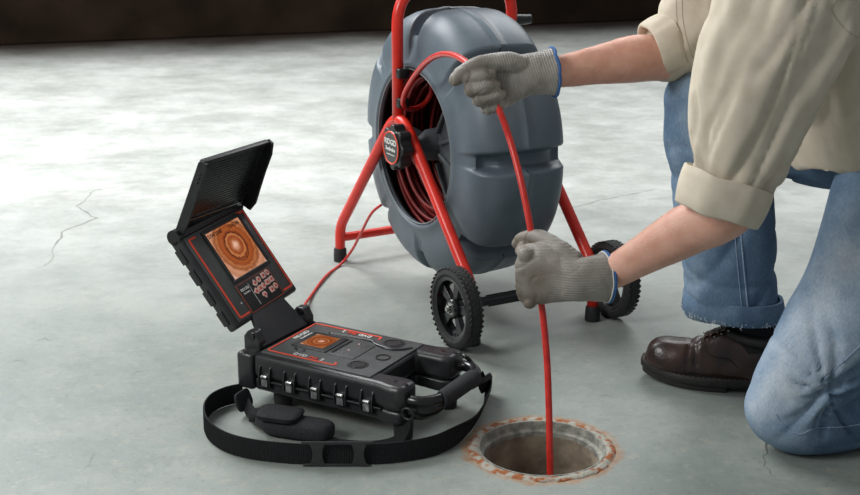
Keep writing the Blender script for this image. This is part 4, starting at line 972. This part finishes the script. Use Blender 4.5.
# frayed hem of the far leg
hc0 = AY(733, 312, 2.385)
mb = MB(); n = 64; vs = []
for t_, dr_ in ((0.036, -0.0015), (0.020, 0.002), (0.0, 0.0035), (-0.004, 0.0), (0.0, -0.004), (0.036, -0.008)):
    for k in range(n):
        a = 2 * PI * k / n; ww = 0.003 * noise.noise(Vector((math.cos(a) * 4, math.sin(a) * 4, 3)))
        vs.append(hc0 + Vector(((0.0925 + dr_ + ww) * math.cos(a), (0.075 + dr_ + ww) * math.sin(a), t_ + ww * 0.6 - 0.007 * math.cos(a))))
mb.add(vs, [(i * n + k, i * n + (k + 1) % n, ((i + 1) % 6) * n + (k + 1) % n, ((i + 1) % 6) * n + k) for i in range(6) for k in range(n)])
ho = mb.build('hem', M_denim, jeans, world=True, smooth=60)
c3 = ho.data.color_attributes.new('fade', 'FLOAT_COLOR', 'POINT')
for i in range(len(ho.data.vertices)): c3.data[i].color = (0.16, 0.16, 0.16, 1)
mb = MB()
for k in range(150):
    a = random.uniform(PI * 0.9, PI * 2.1) if k % 3 else random.uniform(0, 2 * PI); q = hc0 + Vector((0.0955 * math.cos(a), 0.078 * math.sin(a), random.uniform(-0.004, 0.005) - 0.007 * math.cos(a)))
    tube(mb, [q, q + Vector((random.uniform(-0.004, 0.004), -0.002, random.uniform(-0.007, 0.004)))], [0.0006, 0.0003], 4)
fr = mb.build('frayed_threads', mat('white_fray', (196, 204, 212), None, 0.9), jeans, world=True, smooth=0); fr['kind'] = 'stuff'
# belt line of the jeans under the shirt
# boots
def boot():
    """local: x towards the toe, y sideways, z up; heel at x = 0. Returns the meshes"""
    Lb = 0.300
    def outline(e=0.0, n=60):
        o = []
        for k in range(n):
            a = 2 * PI * k / n; x = Lb / 2 + (Lb / 2 + e) * math.cos(a) * 1.0
            t = max(0, min(1, x / Lb)); w_ = 0.036 + 0.016 * math.sin(PI * min(1, max(0, (t - 0.25) / 0.75)) ** 1.1) if t > 0.25 else 0.036
            y = (w_ + e) * math.copysign(abs(math.sin(a)) ** 0.62, math.sin(a)); o.append((x, y + 0.004 * math.sin(PI * t)))
        return o
    parts = []
    def spring(x): return 0.012 * max(0, (x - 0.2) / 0.1) ** 2
    mb = MB(); ol = outline(0.006); n = len(ol)
    zz = [0.012, 0.014, 0.026, 0.030]; ee = [0, 0.001, 0.001, -0.001]; vs = []
    for z_, e in zip(zz, ee):
        for x, y in outline(0.006 + e): vs.append(Vector((x, y, z_ + spring(x))))
    mb.add(vs, [(i * n + k, i * n + (k + 1) % n, (i + 1) * n + (k + 1) % n, (i + 1) * n + k) for i in range(3) for k in range(n)] + [tuple(range(n)), tuple(3 * n + k for k in range(n))])
    parts.append(('sole', mb, M_sole))
    mb = MB(); ho_ = [(x, y) for x, y in outline(0.005) if x < 0.085]; ho_ = [p_ for p_ in ho_ if p_[1] > 0] + [p_ for p_ in ho_ if p_[1] <= 0]
    prism(mb, ho_, 0.0, 0.013); parts.append(('heel', mb, M_sole))
    mb = MB(); fo = [(x, y) for x, y in outline(0.003) if x > 0.115]; vs = [Vector((x, y, 0.0 + spring(x))) for x, y in sorted(fo, key=lambda p_: math.atan2(p_[1], p_[0] - 0.2))]; m_ = len(vs)
    mb.add(vs + [v + Vector((0, 0, 0.013)) for v in vs], [tuple(range(m_)), tuple(range(m_, 2 * m_))] + [(i, (i + 1) % m_, m_ + (i + 1) % m_, m_ + i) for i in range(m_)]); parts.append(('fore_sole', mb, M_sole))
    # upper: stacked sections along the foot
    mb = MB(); xs = [0.0, 0.006, 0.02, 0.045, 0.075, 0.105, 0.13, 0.155, 0.18, 0.205, 0.23, 0.255, 0.275, 0.29, 0.299]
    hs = [0.045, 0.088, 0.098, 0.098, 0.097, 0.100, 0.098, 0.089, 0.076, 0.066, 0.062, 0.060, 0.053, 0.038, 0.012]
    ws = [0.012, 0.024, 0.032, 0.035, 0.035, 0.035, 0.037, 0.040, 0.044, 0.047, 0.049, 0.048, 0.042, 0.031, 0.012]
    vs = []; m_ = 28
    for x, h, w_ in zip(xs, hs, ws):
        for k in range(m_):
            a = PI * k / (m_ - 1); c, s_ = math.cos(a), math.sin(a)
            top = 0.58 if x < 0.16 else 0.85
            y = w_ * math.copysign(abs(c) ** (0.55), c) * (1 - (1 - top) * abs(s_) ** 1.6); z_ = 0.026 + h * abs(s_) ** 0.8
            vs.append(Vector((x, y + 0.004 * math.sin(PI * x / Lb), z_ + spring(x))))
    nx = len(xs)
    mb.add(vs, [(i * m_ + k, i * m_ + k + 1, (i + 1) * m_ + k + 1, (i + 1) * m_ + k) for i in range(nx - 1) for k in range(m_ - 1)] + [tuple(k for k in range(m_)), tuple((nx - 1) * m_ + k for k in range(m_))] + [(i * m_, (i + 1) * m_, (i + 1) * m_ + m_ - 1, i * m_ + m_ - 1) for i in range(nx - 1)])
    parts.append(('upper', mb, M_leather))
    return parts
def ring(mb, c, ra, rb, r_, n=40, tilt=0.0):
    tube(mb, [Vector(c) + Vector((ra * math.cos(2 * PI * k / n), rb * math.sin(2 * PI * k / n), tilt * math.cos(2 * PI * k / n))) for k in range(n)], r_, 10, closed=True, ref=(0, 0, 1))
def make_boot(M):
    root = empty('work_boot', (0, 0, 0)); root.parent = man; root.matrix_basis = wm(man).inverted() @ M @ Matrix.Scale(0.9, 4)
    bpy.context.view_layer.update()
    for nm, mb, m in boot():
        if nm == 'upper':
            me = fuse(mb, 0.0045, 10)
            displace(me, lambda p, n: (-0.0045 * math.exp(-((p.x - 0.182 - 0.01 * math.sin(p.y * 60)) / 0.006) ** 2) - 0.003 * math.exp(-((p.x - 0.203) / 0.005) ** 2)) * (1 if p.z > 0.05 else 0.3) + 0.002 * nz(p, 30))
            up = link('upper', me, m, root, 180)
        else: mb.build(nm, m, root, smooth=35, bev=0.0025)
    mb = MB(); ring(mb, (0.064, 0.0, 0.114), 0.062, 0.035, 0.0115, tilt=0.006); mb.build('padded_collar', M_sole, root, smooth=180)
    mb = MB(); tube(mb, [(0.062, 0, 0.09), (0.072, 0, 0.13), (0.088, 0, 0.17)], [(0.05, 0.034), (0.042, 0.033), (0.040, 0.034)], 28, ref=(0, 1, 0)); mb.build('sock', M_sock, root, smooth=60)
    mb = MB(); tube(mb, catmull([(0.175, 0.0, 0.106), (0.15, 0.0, 0.120), (0.125, 0, 0.134), (0.112, 0, 0.145)], 5), [(0.016, 0.003)] * 16, 14, ref=(0, 0, 1)); mb.build('tongue', M_leather, root, smooth=180)
    for i in range(4):
        x = 0.125 + i * 0.014; z_ = 0.136 - i * 0.0085
        for s_ in (-1, 1):
            mb = MB(); lathe(mb, [(0, 0), (0.0032, 0), (0.003, 0.002), (0, 0.002)], 10, 'z', (x, s_ * 0.020, z_ - 0.009)); mb.build('eyelet', M_steel, root)
        mb = MB(); tube(mb, catmull([(x, -0.021, z_ - 0.006), (x + 0.003, -0.008, z_ - 0.0005), (x + 0.006, 0.008, z_ - 0.001), (x + 0.009, 0.021, z_ - 0.008)], 5), 0.0018, 8); mb.build('lace', M_lace, root, smooth=180)
    mb = MB(); tube(mb, catmull([(0.126, 0.0, 0.137), (0.132, -0.012, 0.142), (0.146, -0.026, 0.128), (0.140, -0.034, 0.112)], 6), 0.0017, 8); mb.build('lace', M_lace, root, smooth=180)
    mb = MB(); tube(mb, catmull([(0.126, 0.0, 0.137), (0.138, 0.010, 0.146), (0.150, 0.004, 0.136), (0.126, 0.0, 0.138)], 6), 0.0017, 8); mb.build('lace', M_lace, root, smooth=180)
    # stitched quarter seam and welt
    mb = MB(); 
    for s_ in (-1, 1): tube(mb, catmull([(0.182, s_ * 0.020, 0.103), (0.170, s_ * 0.034, 0.086), (0.150, s_ * 0.0405, 0.074), (0.12, s_ * 0.0385, 0.07), (0.10, s_ * 0.037, 0.055)], 6), 0.0009, 6)
    mb.build('quarter_seam', M_leather, root, smooth=180)
    mb = MB()
    for k in range(90):
        a = 2 * PI * k / 90; x = 0.15 + 0.154 * math.cos(a); t = max(0, min(1, x / 0.3)); w_ = 0.036 + 0.016 * math.sin(PI * max(0, (t - 0.25) / 0.75) ** 1.1) if t > 0.25 else 0.036
        y = (w_ + 0.0045) * math.copysign(abs(math.sin(a)) ** 0.62, math.sin(a)) + 0.004 * math.sin(PI * t)
        box(mb, (x, y, 0.0308 + 0.012 * max(0, (x - 0.2) / 0.1) ** 2), (0.0028, 0.0012, 0.0012))
    o = mb.build('welt_stitches', mat('brown_stitch', (110, 92, 76), None, 0.8), root, smooth=0); o['kind'] = 'stuff'
    return root
fx = Vector((-0.945, 0.325, 0)).normalized(); heel = Vector((0.670, 2.345, 0))
make_boot(frame(heel, fx, Vector((0, 0, 1)).cross(fx)))
f2 = Vector((-0.25, 0, -0.97)).normalized()
make_boot(frame((1.15, 2.17, 0.308), f2, Vector((0, -1, 0))))

# gloves
def glove_material():
    m = mat('grey_coated_glove', (136, 133, 128), (158, 155, 149), 0.45, scale=35, bump=0.5, bscale=500, rvar=0.1, spec=0.4)
    nt = m.node_tree; L = nt.links.new; p = nt.nodes['Principled BSDF']
    at = N(m, 'ShaderNodeAttribute'); at.attribute_name = 'dirt'
    old = p.inputs['Base Color'].links[0].from_socket
    mx = N(m, 'ShaderNodeMix'); mx.data_type = 'RGBA'; L(at.outputs['Fac'], mx.inputs[0]); L(old, mx.inputs[6]); mx.inputs[7].default_value = lin(104, 94, 82)
    L(mx.outputs[2], p.inputs['Base Color'])
    rb = N(m, 'ShaderNodeAttribute'); rb.attribute_name = 'rib'; ml = N(m, 'ShaderNodeMath'); ml.operation = 'MULTIPLY'; ml.inputs[1].default_value = 2 * PI / 0.0044; L(rb.outputs['Fac'], ml.inputs[0])
    sn = N(m, 'ShaderNodeMath'); sn.operation = 'SINE'; L(ml.outputs[0], sn.inputs[0]); iv = N(m, 'ShaderNodeMath'); iv.operation = 'MULTIPLY_ADD'; L(at.outputs['Fac'], iv.inputs[0]); iv.inputs[1].default_value = -1.6; iv.inputs[2].default_value = 1.0; iv.use_clamp = True
    m3 = N(m, 'ShaderNodeMath'); m3.operation = 'MULTIPLY'; L(sn.outputs[0], m3.inputs[0]); L(iv.outputs[0], m3.inputs[1])
    bu = [n for n in nt.nodes if n.type == 'BUMP'][0]; b2 = N(m, 'ShaderNodeBump'); b2.inputs['Strength'].default_value = 0.35; b2.inputs['Distance'].default_value = 0.0012
    L(m3.outputs[0], b2.inputs['Height']); L(bu.outputs[0], b2.inputs['Normal']); L(b2.outputs[0], p.inputs['Normal']); return m
M_glove = glove_material()
M_hemline = mat('pale_hem_line', (206, 208, 206), None, 0.8)
def glove(K, FR, cuffC, thumb, spread, ribdir, lab):
    D, Nn, Sd = FR; P = lambda d, s_, n: hp(K, FR, d, s_, n)
    mb = MB()
    # palm and wrist
    cc = cuffC; cd = (P(-0.09, 0, 0) - cc)
    tube(mb, catmull([cc, cc.lerp(P(-0.09, 0, 0), 0.5), P(-0.088, 0.0, -0.002), P(-0.06, 0.001, -0.004), P(-0.03, 0.0, -0.004), P(-0.002, 0.0, -0.004), P(0.006, 0.0, -0.006)], 6),
         [(0.0425, 0.038), (0.038, 0.033), (0.036, 0.026), (0.041, 0.021), (0.0445, 0.018), (0.043, 0.0145), (0.036, 0.009)], 28, ref=Nn)
    lens = [(0.043, 0.027, 0.020), (0.046, 0.030, 0.021), (0.043, 0.028, 0.020), (0.035, 0.023, 0.018)]
    offs = [0.0325, 0.011, -0.0105, -0.0315]
    for i in range(4):
        r0 = (0.0125, 0.013, 0.0125, 0.0115)[i]
        th = [R(a) for a in spread[i]]; a = P(-0.004 - 0.004 * abs(i - 1), offs[i], -0.003); s0 = offs[i]
        pts = [a]; ang = 0
        conv = -0.06 * (i - 1.5)
        for j, L_ in enumerate(lens[i]):
            dd = D * math.cos(th[j]) - Nn * math.sin(th[j]) + Sd * (0.05 * (1.5 - i) * -0.6 - (0.10 if j > 0 else 0))
            a = a + dd.normalized() * L_; pts.append(a)
        tube(mb, fillet(pts, 0.011, 4) if True else pts, [r0, r0, r0 * 0.98, r0 * 0.95, r0 * 0.92, r0 * 0.86, r0 * 0.6], 14)
        for q, rr in ((pts[0], r0 * 1.12), (pts[1], r0 * 1.06), (pts[-1], r0 * 0.72)):
            lathe(mb, [(max(0.0001, rr * math.sin(PI * k / 8)), rr * math.cos(PI * k / 8)) for k in range(9)], 14, 'z', q)
    if K is K_LO: tube(mb, catmull([P(-0.06, 0.024, -0.008), P(-0.03, 0.033, -0.014), P(-0.006, 0.033, -0.020)], 5), [0.016, 0.0155, 0.013], 14)
    tp = [P(*t) for t in thumb]
    tube(mb, catmull(tp, 5), [0.016, 0.0185, 0.0155, 0.0145, 0.0140, 0.0115], 16)
    lathe(mb, [(max(0.0001, 0.0105 * math.sin(PI * k / 8)), 0.0105 * math.cos(PI * k / 8)) for k in range(9)], 14, 'z', tp[-1])
    me = fuse(mb, 0.0021, 3)
    def fg(p, n):
        v = p - K; d = v.dot(D); s_ = v.dot(Sd); nn = v.dot(Nn); o = 0.0
        o += 0.0010 * nz(p, 45) - 0.0014 * crease(p * 30, 3.0) * (1 if d > -0.03 else 0.3)
        if d < -0.035:
            w_ = min(1, (-0.035 - d) / 0.03); ph = s_ if ribdir == 's' else d
            o -= w_ * 0.0012 * crease(Vector((d * 14, s_ * 6, nn * 6)), 1)
        return o
    displace(me, fg)
    me.color_attributes.new('dirt', 'FLOAT_COLOR', 'POINT')
    me.attributes.new('rib', 'FLOAT', 'POINT'); rb_ = me.attributes['rib']; ca_ = me.attributes['dirt']
    for i, v in enumerate(me.vertices):
        q = v.co - K; d = q.dot(D); f = max(0, min(1, (d + 0.055) / 0.05)) * (0.45 + 0.8 * max(-0.4, nz(v.co, 28))) + 0.25 * max(0, nz(v.co, 14, 4))
        f = max(0, min(0.7, f)) if K is not K_LO else max(0.25, min(0.9, f + 0.4 + 0.4 * nz(v.co, 18, 9))); ca_.data[i].color = (f, f, f, 1); rb_.data[i].value = q.dot(Sd) if ribdir == 's' else d
    g = link('glove', shift(me, man), M_glove, man, 180, label=lab)
    # blue stitched hem
    T = (P(-0.09, 0, 0) - cc).normalized(); side = T.cross(Nn).normalized(); up = side.cross(T); n = 48
    rings = ((-0.0005, 0.0024, M_blue, 'hem'), (0.0035, 0.0011, M_hemline, 'hem_line')) if K is K_LO else ((0.0, 0.0027, M_blue, 'hem'),)
    for dt, rr, m_, nm in rings:
        mb = MB(); tube(mb, [cc + T * (dt + 0.0035 * noise.noise(Vector((2 * math.cos(2 * PI * k / n), 2 * math.sin(2 * PI * k / n), 5)))) + side * (0.0422 * math.cos(2 * PI * k / n)) + up * (0.0378 * math.sin(2 * PI * k / n)) for k in range(n)], rr, 8, closed=True, ref=T); mb.build(nm, m_, g, world=True, smooth=180)
    return g
glove(K_LO, LF, AY(606, 277, 2.105), [(-0.085, 0.022, -0.010), (-0.06, 0.034, -0.018), (-0.038, 0.044, -0.030), (-0.016, 0.047, -0.042), (0.006, 0.042, -0.050), (0.016, 0.036, -0.052)],
      [(72, 165, 232), (76, 168, 236), (78, 170, 238), (80, 172, 240)], 's', None)
glove(K_UP, UF, AY(553, 72, 2.325), [(-0.085, 0.020, -0.012), (-0.062, 0.034, -0.022), (-0.036, 0.042, -0.030), (-0.010, 0.046, -0.036), (0.018, 0.040, -0.038), (0.034, 0.033, -0.038)],
      [(66, 158, 226), (70, 162, 230), (74, 166, 234), (78, 170, 238)], 'd', None)
